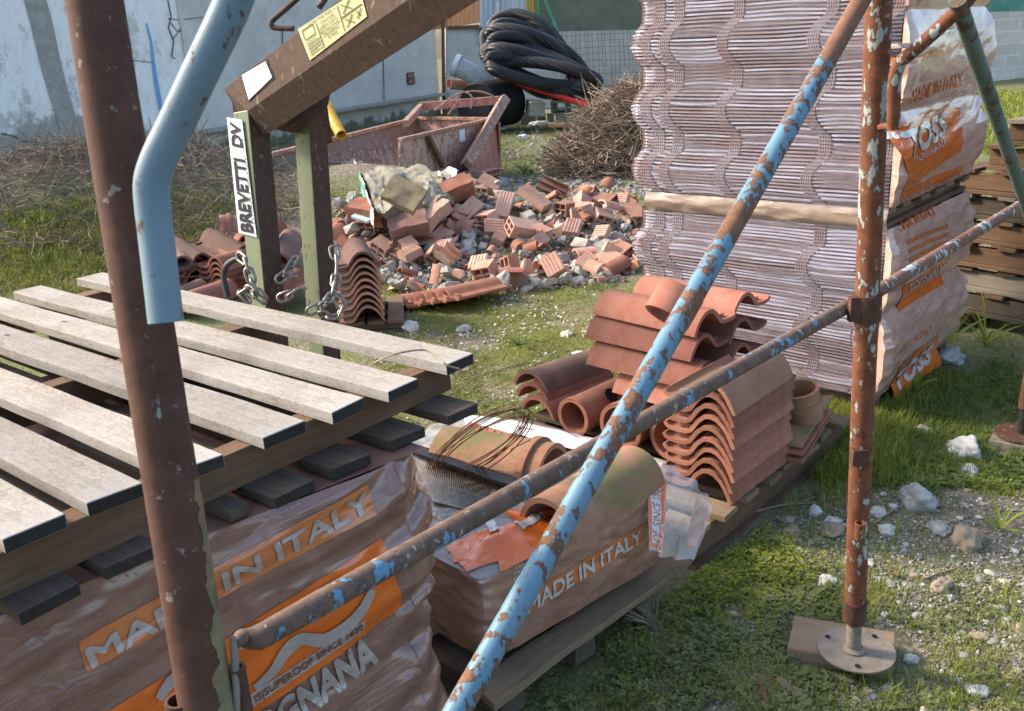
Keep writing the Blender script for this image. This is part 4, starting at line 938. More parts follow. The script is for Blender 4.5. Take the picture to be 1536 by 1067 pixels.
# =============== LIFTING FORK
t=thing('lifting_fork','olive and brown crane pallet fork with BREVETTI DV sticker, hung with chains','lifting fork',G(400,455,.0))
def boxedges(mb,A_,B_):
    mb.add(A_+B_,[(0,1,2,3),(7,6,5,4)]+[(i,(i+1)%4,4+(i+1)%4,4+i) for i in range(4)])
E2=(AT(372,166,3.25),AT(706,-65,2.27)); E2=(E2[0],E2[0]+(E2[1]-E2[0])*1.5); _a=AT(335,133,3.35)-E2[0]; _b=AT(396,206,3.31)-E2[0]; E1=(E2[0]+_a,E2[1]+_a); E3=(E2[0]+_b,E2[1]+_b*.9)
mb=MB(); boxedges(mb,[E1[0],E2[0],E3[0],E1[0]+E3[0]-E2[0]],[E1[1],E2[1],E3[1],E1[1]+E3[1]-E2[1]]); OBJ('beam',mb,'fork_brown',t,False,.004)
def leg(pxt,pxb,dep,w,m,name='leg',yaw=45):
    a=AT(*pxt,dep); b=AT(*pxb,dep*1.03); d=(b-a).normalized(); b=b+d*.55
    x=(Matrix.Rotation(rad(yaw),3,'Z')@V(1,0,0)); x=(x-d*x.dot(d)).normalized(); y=d.cross(x)
    q=lambda c:[c+x*w*.5*sx_+y*w*.5*sy_ for sx_,sy_ in ((-1,-1),(1,-1),(1,1),(-1,1))]
    mb=MB(); boxedges(mb,q(a),q(b)); o=OBJ(name,mb,[m,'fork_brown'],t,False,.004)
    for f in o.data.polygons:
        if f.normal.dot(V(.75,-.66,0))>.6: f.material_index=1
    return o,a,b,x,y,d
l1,a1,b1,x1,y1,d1=leg((376,168),(402,455),3.32,.088,'fork_green',yaw=52)
l2,a2,b2,x2,y2,d2=leg((463,150),(483,462),3.42,.084,'fork_green',yaw=52)
for (pa,pb,dp,w_) in (((374,140),(381,215),3.32,.094),((464,150),(472,226),3.42,.090)):
    leg(pa,pb,dp,w_,'fork_brown','leg_sleeve',52)[0]
# shorten sleeves: they were extended by leg(); rebuild
for o in [o for o in COL.objects if o.name.startswith('leg_sleeve')]:
    me=o.data; zs=sorted(v.co.z for v in me.vertices); top_=[v for v in me.vertices if v.co.z>sum(zs)/8]; low=[v for v in me.vertices if v not in top_]
    for v in low:
        v.co=v.co+ (-d1)*.55
mb=MB(); mb.add([AT(398,190,3.25),AT(500,120,3.3),AT(492,158,3.3),AT(440,200,3.36),AT(420,196,3.32)]+[AT(398,190,3.37),AT(500,120,3.42),AT(492,158,3.42),AT(440,200,3.48),AT(420,196,3.44)],[(0,1,2,3,4),(9,8,7,6,5),(0,1,6,5),(1,2,7,6),(2,3,8,7),(3,4,9,8),(4,0,5,9)]); OBJ('gusset',mb,'fork_brown',t,False,.003)
# sticker on leg 1
def onface(par,pts,dn,m,name,txt=None,pl=None,rot=0,off=.003,**k):
    P,N=pl; q=[PLANE(x,y,P,N) for x,y in pts]; mb=MB()
    S=lambda p,o:p+N*o
    if txt: subfaces_text(mb,txt,q,S,off,**k)
    else: patch(mb,q,S,off,8,8)
    return OBJ(name,mb,m,par)
c1=[(a1+x1*.06*sx_+y1*.06*sy_) for sx_,sy_ in ((-1,-1),(1,-1),(1,1),(-1,1))]
# pick face whose normal points to -x,-y most
cand=[x1,-x1,y1,-y1]; NF=max(cand,key=lambda v:v.dot(V(-.75,-.65,0))); PF=a1+NF*.0475
onface(t,[(341,176),(364,180),(386,356),(359,349)],0,'sticker_white','sticker',pl=(PF,NF))
onface(t,[(346,347),(347,182),(362,186),(379,350)][0:0] or [(349,182),(351,182),(0,0),(0,0)][:0] or [(364+0,346),(347,184),(361,187),(381,349)],0,'ink_black','lettering','BREVETTI  DV',(PF,NF),off=.0045,bold=.05)
onface(t,[(379,335),(364,205),(367,206),(383,336)],0,'ink_dark','lettering',"LA FORZA E' NELLA SEMPLICITA'",(PF,NF),off=.0045)
N1=(E1[1]-E1[0]).cross(E2[0]-E1[0]).normalized()
if N1.dot(CAMP-E1[0])<0: N1=-N1
onface(t,[(361,112),(401,88),(413,117),(374,153)],0,'ink_black','label_border',pl=(E1[0],N1),off=.002); onface(t,[(364,113),(400,92),(410,116),(375,150)],0,'sticker_white','label',pl=(E1[0],N1),off=.0045)
onface(t,[(448,44),(541,-16),(552,25),(466,91)],0,'plate_yellow','rating_plate',pl=(E1[0],N1),off=.003)
PP=(E1[0],N1)
def pt_(u,v):   # plate coords
    TL,TR,BR,BL=V(448,44,0),V(541,-16,0),V(552,25,0),V(466,91,0); p=(TL*(1-u)+TR*u)*(1-v)+(BL*(1-u)+BR*u)*v; return (p.x,p.y)
def pq(u0,u1,v0,v1): return [pt_(u0,v0),pt_(u1,v0),pt_(u1,v1),pt_(u0,v1)]
for txt,u0,u1,v0,v1 in [('FORCHE PER C',.16,.6,.03,.12),('UTILIZZARE',.32,.55,.2,.28),('QUESTA FORCA',.28,.58,.34,.44),('PER SOLLEVARE',.28,.6,.47,.57),('I MATERIALI',.32,.57,.60,.70),('E MAI',.38,.52,.73,.82),('SERIE',.05,.2,.50,.56),('PORTATA KG',.05,.24,.62,.68),('MATRICOLA',.05,.24,.72,.78),('ANNO',.05,.18,.82,.88)]:
    onface(t,pq(u0,u1,v0,v1),0,'ink_dark','plate_text',txt,PP,off=.0055)
def pline(pts,w=.0012):
    mb=MB(); mb.tube([PLANE(*pt_(*p),*PP)+N1*.005 for p in pts],w,4); OBJ('plate_line',mb,'ink_dark',t)
pline([(.27,.15),(.27,.95)]);pline([(.63,.05),(.63,.95)]);pline([(.63,.5),(.97,.5)]);pline([(.05,.12),(.22,.12),(.22,.42),(.05,.42),(.05,.12)])
for v in (.6,.7,.8,.9): pline([(.05,v),(.25,v)],.0007)
pline([(.68,.1),(.82,.42)]);pline([(.82,.1),(.68,.42)]);pline([(.68,.6),(.8,.9)]);pline([(.8,.6),(.68,.9)]);pline([(.88,.62),(.92,.85)]);pline([(.95,.62),(.86,.85)])
mb=MB(); mb.tube(smooth([AT(470,-30,3.0),AT(446,-2,3.05),AT(412,28,3.1),AT(407,36,3.1),AT(412,42,3.1),AT(440,43,3.08)]),.009,12); OBJ('rod_handle',mb,'fork_brown',t,True)
mb=MB(); mb.tube([AT(478,12,2.9),AT(500,-20,2.9)],.01,10); OBJ('rod_handle',mb,'fork_brown',t,True)
def chain(label,px,dep,ln_=.056,r=.0052):
    pts=smooth([AT(x,y,dep+(d if d else 0)) for x,y,d in px],8); D=[0]
    for i in range(1,len(pts)): D.append(D[-1]+(pts[i]-pts[i-1]).length)
    def at(s):
        for i in range(1,len(pts)):
            if D[i]>=s: f=(s-D[i-1])/max(1e-6,D[i]-D[i-1]); return pts[i-1].lerp(pts[i],f)
        return pts[-1]
    pitch=ln_*.68; n_=max(2,int(D[-1]/pitch)); mb=MB()
    for k in range(n_):
        a=at(k*pitch); b=at((k+1)*pitch); d=(b-a).normalized(); c=(a+b)/2; s_=d.orthogonal().normalized(); s_=Matrix.Rotation(rad(90*(k%2)+35+random.uniform(-12,12)),3,d)@s_
        ring=[]; hw=ln_*.27; hl=ln_/2-hw
        for i in range(14):
            t_=2*math.pi*i/14; ring.append(c+d*(hl*(1 if math.cos(t_)>0 else -1)+hw*math.cos(t_))+s_*hw*math.sin(t_))
        mb.tube(ring,r,7,False,True)
    return tag(OBJ('chain',mb,'chain_steel',None,True,0,True,60),label,'chain')
chain('steel chain hanging along the BREVETTI leg from the bent hook',[(358,384,0),(368,392,-.02),(374,410,-.03),(380,428,-.02),(392,446,0),(400,456,.02)],3.16)
chain('short steel chain loop low at the left side of the BREVETTI leg',[(372,452,0),(362,442,0),(366,432,0),(380,440,-.02),(396,452,0)],3.18)
chain('steel chain linking the two fork legs, upper run',[(418,420,0.05),(428,414,0.05),(440,392,.08),(450,380,.12)],3.3)
chain('steel chain between the fork legs, middle run',[(418,412,0.1),(434,418,.08),(452,412,.12)],3.36)
chain('steel chain between the fork legs, lowest run',[(420,448,0),(432,444,0),(442,436,0),(454,434,.05)],3.3)
chain('steel chain falling down the right side of the far fork leg',[(500,372,0),(505,395,-.02),(504,420,-.05),(500,440,-.08),(484,458,-.12),(462,468,-.14)],3.3)
chain('doubled steel chain at the foot of the far fork leg',[(505,420,0),(500,436,-.03),(512,455,-.03),(511,470,-.03),(498,478,-.05),(478,466,-.1)],3.26)
mb=MB(); mb.tube(smooth([AT(342,446,3.2),AT(336,420,3.2),AT(338,402,3.19),AT(348,392,3.18),AT(360,388,3.17)]),[.011]*4+[.010]*13,10); tag(OBJ('hook',mb,'hook_steel',None,True),'dark bent steel hook holding the chain beside the fork','hook')
# =============== OLD SKIP
def wallq(mb,p,q,zb,zt,th=.02,inset=.0):
    p=Vector(p);q=Vector(q); d=(q-p).normalized(); n_=V(d.y,-d.x,0)
    a=V(p.x,p.y,zt);b=V(q.x,q.y,zt);c=V(q.x,q.y,zb)-n_*inset;e=V(p.x,p.y,zb)-n_*inset
    s=[a,b,c,e]; mb.add(s+[v-n_*th for v in s],[(0,1,2,3),(7,6,5,4)]+[(i,(i+1)%4,4+(i+1)%4,4+i) for i in range(4)])
t=thing('rubble_skip','old pink and rusty open skip behind the rubble heap','skip',G(650,262,0)); zR=.60
a_=G(600,212,zR); b_=G(738,180,zR); c_=G(625,179,zR); d_=G(486,214,zR); e_=d_+(d_-c_)*.5; b2=G(748,181,zR)
mb=MB(); wallq(mb,a_,b_,.02,zR,.02,.05); OBJ('front_panel',mb,'skip_pink',t)
mb=MB(); wallq(mb,b_+V(.01,0,0),b2,.02,zR-.02,.02,-.02); 
bb=[G(716,192,.55),G(745,186,.56),G(752,258,.06),G(752,262,.03),G(700,290,.02),G(706,240,.3)]; k_=[v for v in bb]; mb.add(k_+[v+V(.0,.06,0) for v in k_],[(0,1,2,3,4,5),(11,10,9,8,7,6)]+[(i,(i+1)%6,6+(i+1)%6,6+i) for i in range(6)]); OBJ('end_panel',mb,'skip_red',t)
mb=MB(); wallq(mb,c_,b_,.1,zR,.02,0); OBJ('rear_panel',mb,'skip_pink',t)
mb=MB(); wallq(mb,e_,c_,.08,zR,.02,-.12); OBJ('long_panel',mb,pipe_mat('skip_inner',(.15,.105,.085),(.25,.19,.16),(.36,.35,.32),.52,zr=(.2,.6,.10,-.08)),t)
mb=MB(); f=[V(p.x,p.y,.12) for p in (e_,c_,b_,a_)]; mb.add(f,[(0,1,2,3)]); OBJ('floor_plate',mb,'skip_rim',t)
mb=MB()
for p,q in ((a_,b_),(c_,b_),(e_,c_)): mb.beam(p+Z*.01,q+Z*.01,.05,.035)
OBJ('rim',mb,'skip_rim',t,False,.004)
g0=G(398,250,.42); g1=G(545,247,.42); mb=MB(); wallq(mb,g0,g1,.02,.42,.02); mb.beam(g0+Z*.01,g1+Z*.01,.05,.03); OBJ('low_panel',mb,'skip_inner',t)
dp=(c_-CAMP).dot(fw)
mb=MB(); mb.beam(AT(630,160,dp),AT(757,150,dp-.2),.06,.09); OBJ('top_bar',mb,'skip_red',t,False,.004)
mb=MB(); mb.beam(AT(632,160,dp),AT(608,186,dp-1.),.06,.07); OBJ('strut',mb,'skip_rim',t,False,.004)
mb=MB(); mb.beam(AT(759,148,dp-.3),AT(701,247,dp-1.6),.09,.06,(.3,-1,.2)); mb.beam(AT(752,146,dp-.33),AT(695,243,dp-1.63),.015,.10,(.3,-1,.2)); OBJ('angle_iron',mb,'skip_rim',t,False,.003)
pn=V((b_-a_).y,-(b_-a_).x,0).normalized(); mb=MB(); mb.beam(PLANE(638,205,a_,pn)+pn*.03,PLANE(660,250,a_,pn)+pn*.03,.04,.05,pn); OBJ('rib',mb,'rusty_rod',t); mb=MB(); q=PLANE(695,203,a_,V((b_-a_).y,-(b_-a_).x,0).normalized()); mb.box(q+V(-.1,-.25,0)*.12,(.12,.012,.12),frame(V(0,0,0),b_-a_).to_3x3()); OBJ('white_plate',mb,'white_litter',t,False,.004)
mb=MB(); 
for pts in ([(652,166),(672,150),(690,140),(715,137),(735,142),(748,152)],[(680,165),(684,148),(695,138),(708,146),(706,163)],[(672,172),(684,155),(692,140)]): mb.tube(smooth([AT(x,y,dp-.4) for x,y in pts]),.011,6)
OBJ('bent_rods',mb,'skip_rim',t,True)
# =============== BACKGROUND JUNK
mb=MB(); mb.pipe(AT(681,97,15.),AT(735,124,15.2),.16,.012,28); mb.pipe(AT(681,97,14.99),AT(688,100,14.99),.178,.02,28); tag(OBJ('plastic_pipe',mb,'pvc_white',None,True),'thick pale grey plastic pipe propped beside the black hose coil','pipe')
mb=MB(); mb.pipe(AT(673,126,15.2),AT(700,128,15.4),.085,.012,20); tag(OBJ('plastic_pipe',mb,'pvc_pink',None,True),'short pink plastic pipe under the thick grey pipe','pipe')
mb=MB(); 
D_=15.3; rs=random.Random(4)
for k in range(12):
    f=k/11; cx=796+f*20; cy=80+f*32+rs.uniform(-2,2); A_=90-10*abs(f-.5)+rs.uniform(-7,5); B_=44-33*f+rs.uniform(-4,4); th=rad(50-f*34+rs.uniform(-6,6)); pts=[]
    for i in range(40):
        t_=2*math.pi*i/40; x=A_*math.cos(t_); y=B_*math.sin(t_)*(1+.12*math.sin(2*t_+k)); X=cx+x*math.cos(th)-y*math.sin(th); Y=cy+x*math.sin(th)*.8+y*math.cos(th)
        pts.append(AT(X,Y,D_+.5-.15*k+.16*math.sin(2*t_+k*1.7)))
    mb.tube(pts,.092,12,False,True)
n=NT('hose_black'); w=n.n.new('ShaderNodeTexWave'); w.inputs['Scale'].default_value=9; w.bands_direction='DIAGONAL'; n.l.new(n.tc.outputs['Object'],w.inputs[0]); n.base((.022,.022,.024)); n.rough(.42); n.bump(w.outputs['Fac'],.5,.02)
tag(OBJ('corrugated_hose',mb,'hose_black',None,True,0,True,80),'big loose coil of thick black corrugated hose against the block wall','hose')
mb=MB(); 
mb.tube([AT(716,160,14.5),AT(717,160,14.52),AT(722,158,14.7),AT(764,152,15.1)],[.22,.34,.37,.37],40); tag(OBJ('rubber_drum',mb,'rubber',None,True),'black rubber drum below the coiled hose, behind the skip','drum')
t=thing('red_ladder','bright red metal ladder frame sticking out under the black hose coil','ladder',G(900,172))
r0,r1=AT(775,124,14.6),AT(902,165,14.0); s0_,s1_=AT(820,120,15.2),AT(905,156,14.7)
for a,b in ((r0,r1),(s0_,s1_)): mb=MB(); mb.tube([a,b],.045,12); OBJ('rail',mb,'red_paint',t,True)
for f in (.45,.72,.92): mb=MB(); mb.tube([r0.lerp(r1,f),s0_.lerp(s1_,f-.1)],.028,8); OBJ('rung',mb,'red_paint',t,True)
def hollow_block(L,Wd,Hh,nx,ny,wt,ax_holes='x'):
    """outer L along x (hole axis), W along y, H along z; nx webs"""
    mb=MB(); 
    for j in range(ny+1): z=-Hh/2+wt/2+(Hh-wt)*j/ny; mb.box((0,0,z),(L-.0008,Wd-2*wt+.0004,wt))
    for i in range(nx+1): y=-Wd/2+wt/2+(Wd-wt)*i/nx; 
    for i in (0,nx): y=-Wd/2+wt/2+(Wd-wt)*i/nx; mb.box((0,y,0),(L,wt,Hh))
    for i in range(1,nx):
        y=-Wd/2+wt/2+(Wd-wt)*i/nx
        for j in range(ny):
            za=-Hh/2+wt+(Hh-wt)*j/ny; zb=-Hh/2+(Hh-wt)*(j+1)/ny; mb.box((0,y,(za+zb)/2),(L-.002,wt*.8,zb-za))
    return mb
for i,(x,y,z,yw,lab) in enumerate([(792,172,.11,.35,'lower left concrete block of the grey block heap'),(845,170,.11,.3,'lower right concrete block of the grey block heap'),(803,158,.34,.5,'upper left concrete block of the grey block heap'),(852,156,.33,.38,'upper right concrete block of the grey block heap'),(828,172,.12,1.0,'middle concrete block standing on end in the block heap')]):
    p=G(x,y+4,z); M=Matrix.Translation(p)@rotz(yw-.4+1.2*(i%2))@Matrix.Rotation(rad(6*(i%3-1)),4,'Y')
    place('concrete_block',cmesh('concrete_block',lambda:hollow_block(.24,.5,.22,2,1,.035),'block_grey',False),M,lab,'concrete block','grey concrete blocks by the hose')
mb=MB(); 
for k in range(4): mb.beam(G(826,190-k*1.0,.04+.05*k),G(892,190-k*1.2,.05+.05*k),.12,.03)
tag(OBJ('rusty_planks',mb,'wood_brown'),'small pile of rusty brown planks beside the brushwood','planks')
mb=MB(); mb.pipe(AT(488,158,8.9),AT(512,203,8.6),.052,.01,20); mb.pipe(AT(486,155,8.91),AT(492,165,8.88),.062,.01,20); tag(OBJ('yellow_pipe',mb,'yellow_paint',None,True),'short scratched yellow pipe standing behind the fork leg','pipe')
def hull(n_,sx,sy,sz,rs,fl=.0):
    bm=bmesh.new()
    for i in range(n_):
        v=V(rs.uniform(-1,1),rs.uniform(-1,1),rs.uniform(-1,1)); v=v/max(abs(v.x),abs(v.y),abs(v.z))*rs.uniform(.75,1) if fl else v.normalized()*rs.uniform(.8,1); bm.verts.new((v.x*sx,v.y*sy,v.z*sz))
    r=bmesh.ops.convex_hull(bm,input=bm.verts); bmesh.ops.delete(bm,geom=[g for g in r['geom_interior'] if isinstance(g,bmesh.types.BMVert)],context='VERTS')
    bm.verts.index_update(); bm.verts.ensure_lookup_table(); vs=[v.co.copy() for v in bm.verts]; fs=[tuple(v.index for v in f.verts) for f in bm.faces]; bm.free(); mb=MB(); mb.add(vs,fs); return mb
def rock(sx,sy,sz,sd,sub=3,amp=.22):
    bm=bmesh.new(); bmesh.ops.create_icosphere(bm,subdivisions=sub,radius=1); vs=[]
    for v in bm.verts:
        c=v.co; k=1+amp*fbm(c.x*1.1+sd,c.y*1.1,c.z*1.1,2)+amp*.35*fbm(c.x*3+sd,c.y*3,c.z*3,2); vs.append(V(c.x*k*sx,c.y*k*sy,c.z*k*sz))
    bm.verts.index_update(); fs=[tuple(v.index for v in f.verts) for f in bm.faces]; bm.free(); mb=MB(); mb.add(vs,fs); return mb
def litter(px,py,wpx,m,lab,name='litter'):
    p=GG(px,py); d=(p-CAMP).dot(fw); s=wpx*d/F/2; mb=rock(s,s*.7,s*.4,px*.1,3,.7); o=OBJ(name,mb,m,None,True,world=False,ang=60); o.location=p+V(0,0,s*.2); tag(o,lab,'litter')
litter(806,190,26,'white_litter','crumpled white plastic bag on the grass below the block heap','plastic_bag'); litter(752,195,22,'pvc_white','pale blue grey broken bowl on the grass behind the skip','broken_bowl'); litter(755,182,18,'sponge_yellow','yellow foam lump behind the skip end','foam_lump'); litter(786,207,16,'white_litter','small white plastic scrap on the grass below the bag','plastic_scrap')
litter(715,165,30,'sponge_yellow','yellow foam piece behind the skip bar','foam_lump')
# =============== BRUSHWOOD PILE
def twigs(center,R_,Hh,nn_,m,name,lab,cat,rr,seed,kind=None,ln=(.25,.7),group=None):
    rs=random.Random(seed); mb=MB()
    for i in range(nn_):
        a=rs.uniform(0,6.283); r=rs.random()**.6; x=center.x+R_[0]*r*math.cos(a); y=center.y+R_[1]*r*math.sin(a); h=Hh*(1-r**2)*rs.uniform(.35,1.05); p=V(x,y,gh(x,y)+h)
        L=rs.uniform(*ln); d=V(rs.gauss(0,1),rs.gauss(0,1),rs.gauss(-.1,.45)).normalized(); pts=[p-d*L/2]; q=pts[0]
        for k in range(4):
            d=(d+V(rs.gauss(0,.22),rs.gauss(0,.22),rs.gauss(0,.16))).normalized(); q=q+d*L/4; gz=gh(q.x,q.y)
            pts.append(V(q.x,q.y,max(gz+.005,q.z)))
        w=rs.uniform(.5,1)*rr; mb.tube(pts,[w,w*.9,w*.75,w*.6,w*.3],3,False)
    o=OBJ(name,mb,m,None,True); tag(o,lab,cat,group,kind); return o
bc_=G(945,262); bc_.y+=.55; bc_.x+=.18
twigs(bc_,(.95,.85),.86,5600,'twig','brushwood_pile','tangled grey brown brushwood heap beside the tall tile stack','brushwood',.008,5)
# =============== MOUND of dry stalks
twigs(V(MOUND.x+.1,MOUND.y-.1,0),(1.8,1.6),.07,4600,'twig_grey','dry_stalks','grey dry stalks covering the mound behind the slatted pallet','dry stalks',.0042,6,'stuff',(.15,.5))
twigs(G(285,335)+V(0,.2,0),(.5,.6),.28,700,'twig_grey','dry_stalks','bundle of pale dry stalks heaped beside the sooty roof tiles','dry stalks',.0045,9,'stuff',(.3,.7))
# =============== RUBBLE
rs=random.Random(21)
def orient(px,py,ang,lift=0.,tiltdeg=0,roll=0,aw=0.):
    p=GG(px,py) if lift<.3 else G(px,py,lift)
    if lift>=.3: lift=0
    d=(p-CAMP).dot(fw); c,s=math.cos(rad(ang)),math.sin(rad(ang)); dv=RT*c+UP*s*1.0; 
    dv=(dv+V(0,1,0)*(.9*s+aw)+V(0,0,-.12*aw)).normalized()
    M=frame(p+V(0,0,lift),dv,V(rs.uniform(-.2,.2),rs.uniform(-.3,.05),1))@Matrix.Rotation(rad(roll),4,'X'); return M,d
GB='broken hollow bricks of the rubble heap'
def brick(px,py,wpx,ang,kind,lab,roll=0,lift=.05,frac=1.):
    M,d=orient(px,py,ang,lift,0,roll,-.7 if px>880 else .7 if kind in('two','holes') else .15); L=wpx*d/F
    if kind=='holes': me=mkmesh('hollow_brick',hollow_block(L,.125,.11,3,3,.008),'brick_clay')
    elif kind=='two': me=mkmesh('hollow_brick',hollow_block(L,.13,.10,2,2,.009),rs.choice(['brick_clay','brick_pale']))
    elif kind=='slab': 
        mb=MB(); mb.box((0,0,0),(L,.115,.05)); 
        for k in range(5): mb.box((0,-.045+.0225*k,.026),(L*.99,.010,.006))
        me=mkmesh('hollow_brick',mb,'brick_pale')
    elif kind=='chan':
        mb=MB(); mb.box((0,0,-.03),(L,.12,.010)); mb.box((0,-.055,0),(L,.010,.055)); mb.box((0,.055,0),(L*.9,.010,.045)); mb.box((0,0,0),(L*.95,.008,.05)); me=mkmesh('hollow_brick',mb,'brick_clay')
    return place('hollow_brick',me,M,lab,'brick',GB)
BR=[(790,365,58,-12,'two','hollow brick showing its end holes at the middle of the rubble',25,.09),(757,330,52,70,'slab','ribbed pale brick slab standing above the middle hollow brick',10,.10),(803,322,50,-35,'slab','ribbed pink brick slab sloping right in the rubble',12,.12),
(703,340,52,40,'slab','pale brick slab propped across a stone left of centre',30,.10),(660,315,52,-45,'chan','red channel brick below the grey concrete slab',20,.14),(622,372,55,80,'slab','upright ribbed brick slab at the left of the rubble',15,.08),
(660,372,42,38,'slab','narrow pale brick piece beside the upright slab',40,.06),(900,318,50,-3,'two','flat hollow brick lying level at the right of the rubble',5,.07),(952,340,44,-35,'holes','hollow brick with many round holes near the tall stack',15,.07),
(918,408,45,-32,'two','pale hollow brick at the grass edge near the tall stack',12,.05),(935,312,40,-30,'chan','broken red channel brick behind the holed brick',30,.07),(735,424,50,0,'chan','red ribbed brick lying at the front edge of the rubble',0,.04),
(795,414,24,75,'slab','small orange brick end leaning at the grass edge',20,.04),(612,398,45,-20,'chan','cracked brick in the dark left part of the rubble',30,.06),(560,262,30,-10,'two','brick end on top left of the cement sack',10,.35),
(610,232,30,-12,'chan','thin pink brick leaning on the skip behind the sack',10,.38),(700,305,34,55,'slab','slim pink brick piece above the rubble centre',20,.12),(640,330,36,-50,'chan','long red channel brick under the red one',60,.1),(830,300,45,-22,'chan','orange channel brick at the back of the rubble',40,.10),
(880,335,30,-60,'slab','dark mortar covered brick in the right rubble',20,.07),(735,285,34,-25,'slab','thin pink slab behind the pale brick stack',30,.05)]
for b in BR: brick(b[0],b[1],b[2],b[3],b[4],b[5],b[6],b[7])
# stack of flat hollow bricks beside skip
for k in range(3):
    p=G(724,283,.06+.055*k); p=G(724,286,.0)+V(0,0,.03+.058*k); d=(p-CAMP).dot(fw); me=mkmesh('flat_brick',hollow_block(.23,.30,.054,6,1,.007),'brick_clay'); place('hollow_brick',me,frame(p+V(0,.1,.02),V(.55,-.5,0))@rotz(rad(rs.uniform(-4,4))),['lowest','middle','topmost'][k]+' flat brick of the small stack beside the skip','brick','flat brick stack by the skip')
# sack, slab blocks
def pq3(pts,z): return [G(x,y,z_) for (x,y),z_ in zip(pts,z)]
t=thing('cement_sack','torn paper sack of hardened grey cement with green print on the rubble','cement sack',G(610,320,0))
q=[G(536,243,.50),G(688,262,.46),G(668,300,.38),G(566,318,.38)]
mb=MB()
def sk(u,v): p=bil([q[0],q[1],q[2],q[3]],u,v); return p+V(0,0,.05*math.sin(math.pi*u)*math.sin(math.pi*v)+.05*fbm(u*3.5,v*3.5,2)+.018*fbm(u*14,v*14,5)-.10*math.exp(-((u-.55)**2+(v-.6)**2)/.01)*1)
mb.grid(sk,50,40); 
ed=[sk(i/20,0) for i in range(21)]+[sk(1,i/20) for i in range(1,21)]+[sk(1-i/20,1) for i in range(1,21)]+[sk(0,1-i/20) for i in range(1,20)]
n_=len(ed); mb.add(ed+[e+V(.02,.04,-.055+.03*fbm(e.x*9,e.y*9,3)) for e in ed],[(i,(i+1)%n_,n_+(i+1)%n_,n_+i) for i in range(n_)]); OBJ('cement_lump',mb,'cement_dry',t,True)
mb=MB(); mb.grid(lambda u,v:sk(0,1-v)*(1-u)+ (sk(0,1-v)+V(-.01,-.02,-.12))*u+V(-.02,-.02,.02)+V(.012,0,0)*fbm(u*3,v*8,1),12,30); OBJ('paper_edge',mb,'paper_sack',t,True)
mb=MB(); mb.grid(lambda u,v:sk(0,1-(.12+.55*v))*(1-u)+ (sk(0,1-(.12+.55*v))+V(-.01,-.02,-.09))*u+V(-.024,-.026,.01)+V(.012,0,0)*fbm(u*3,(.12+.55*v)*8,1)+V(0,0,-.01+.02*math.sin(v*23)),10,30); OBJ('green_print',mb,'sack_green',t,True)
mb=MB(); mb.grid(lambda u,v:sk(1-.18*u,1-.4*v)+V(.01,-.01,.012+.02*math.sin(u*5+v*4)),10,10); OBJ('paper_flap',mb,'white_litter',t,True)
def chunk(px,py,sz,M_,m,lab,name='concrete_slab',cat='concrete slab'):
    mb=MB(); nn_=8; bm=bmesh.new(); bmesh.ops.create_cube(bm,size=1); bmesh.ops.subdivide_edges(bm,edges=bm.edges,cuts=6,use_grid_fill=True); sd_=px*.1
    vs=[]; 
    for v in bm.verts: c=v.co; p=V(c.x*sz[0],c.y*sz[1],c.z*sz[2]); k=.035; vs.append(p+V(fbm(p.x*12+sd_,p.y*12,p.z*12),fbm(p.y*12,p.z*12+sd_,p.x*12),fbm(p.z*12,p.x*12,p.y*12+sd_))*k*.35)
    bm.verts.index_update(); fs=[tuple(v.index for v in f.verts) for f in bm.faces]; bm.free(); mb.add(vs,fs)
    return place(name,mkmesh(name,mb,m,True,30),M_,lab,cat)
M,d=orient(607,292,-38,.40,0,20); M=frame(G(606,292,.50),V(.75,-.25,-.38),V(-.05,-.9,1)); chunk(607,292,(.25,.19,.05),M,plain('slab_mossy',(.25,.20,.12),.95,0,.35,16,.8),'brown grey concrete slab leaning on the cement sack')
M=frame(G(556,318,.32),V(.8,-.45,-.1),V(0,-.4,1)); chunk(556,318,(.30,.16,.12),M,'terracotta_brown','brown block supporting the left end of the cement sack','ribbed_block','brick')
M=frame(G(612,338,.27),V(.8,.15,.1),V(0,-.5,1)); chunk(612,338,(.26,.16,.10),M,'terracotta_dark','dark brown block under the front of the cement sack','ribbed_block','brick')
M=frame(G(650,322,.30),V(.5,.5,.35),V(-.3,-.5,1)); chunk(650,322,(.26,.12,.09),M,'brick_pale','pale ribbed block wedged under the right of the cement sack','ribbed_block','brick')
M=frame(G(676,288,.38),V(.8,.35,.25),V(0,-.5,1)); chunk(672,293,(.33,.14,.13),M,'terracotta_brown','ribbed brown block right of the leaning slab','ribbed_block','brick')
M=frame(G(835,325,.12),V(.8,-.1,-.3),V(0,-.6,1)); chunk(835,325,(.26,.2,.05),M,'slab_mossy','dark mortar slab leaning in the right part of the rubble')
M=frame(G(545,325,.30),V(.6,-.35,-.15),V(.2,-.5,1)); mb=MB(); mb.box((0,0,0),(.14,.10,.018)); place('glazed_tile',mkmesh('glazed_tile',mb,'tile_slab_blue'),M,'pale blue glazed tile lying on the left of the rubble','glazed tile')
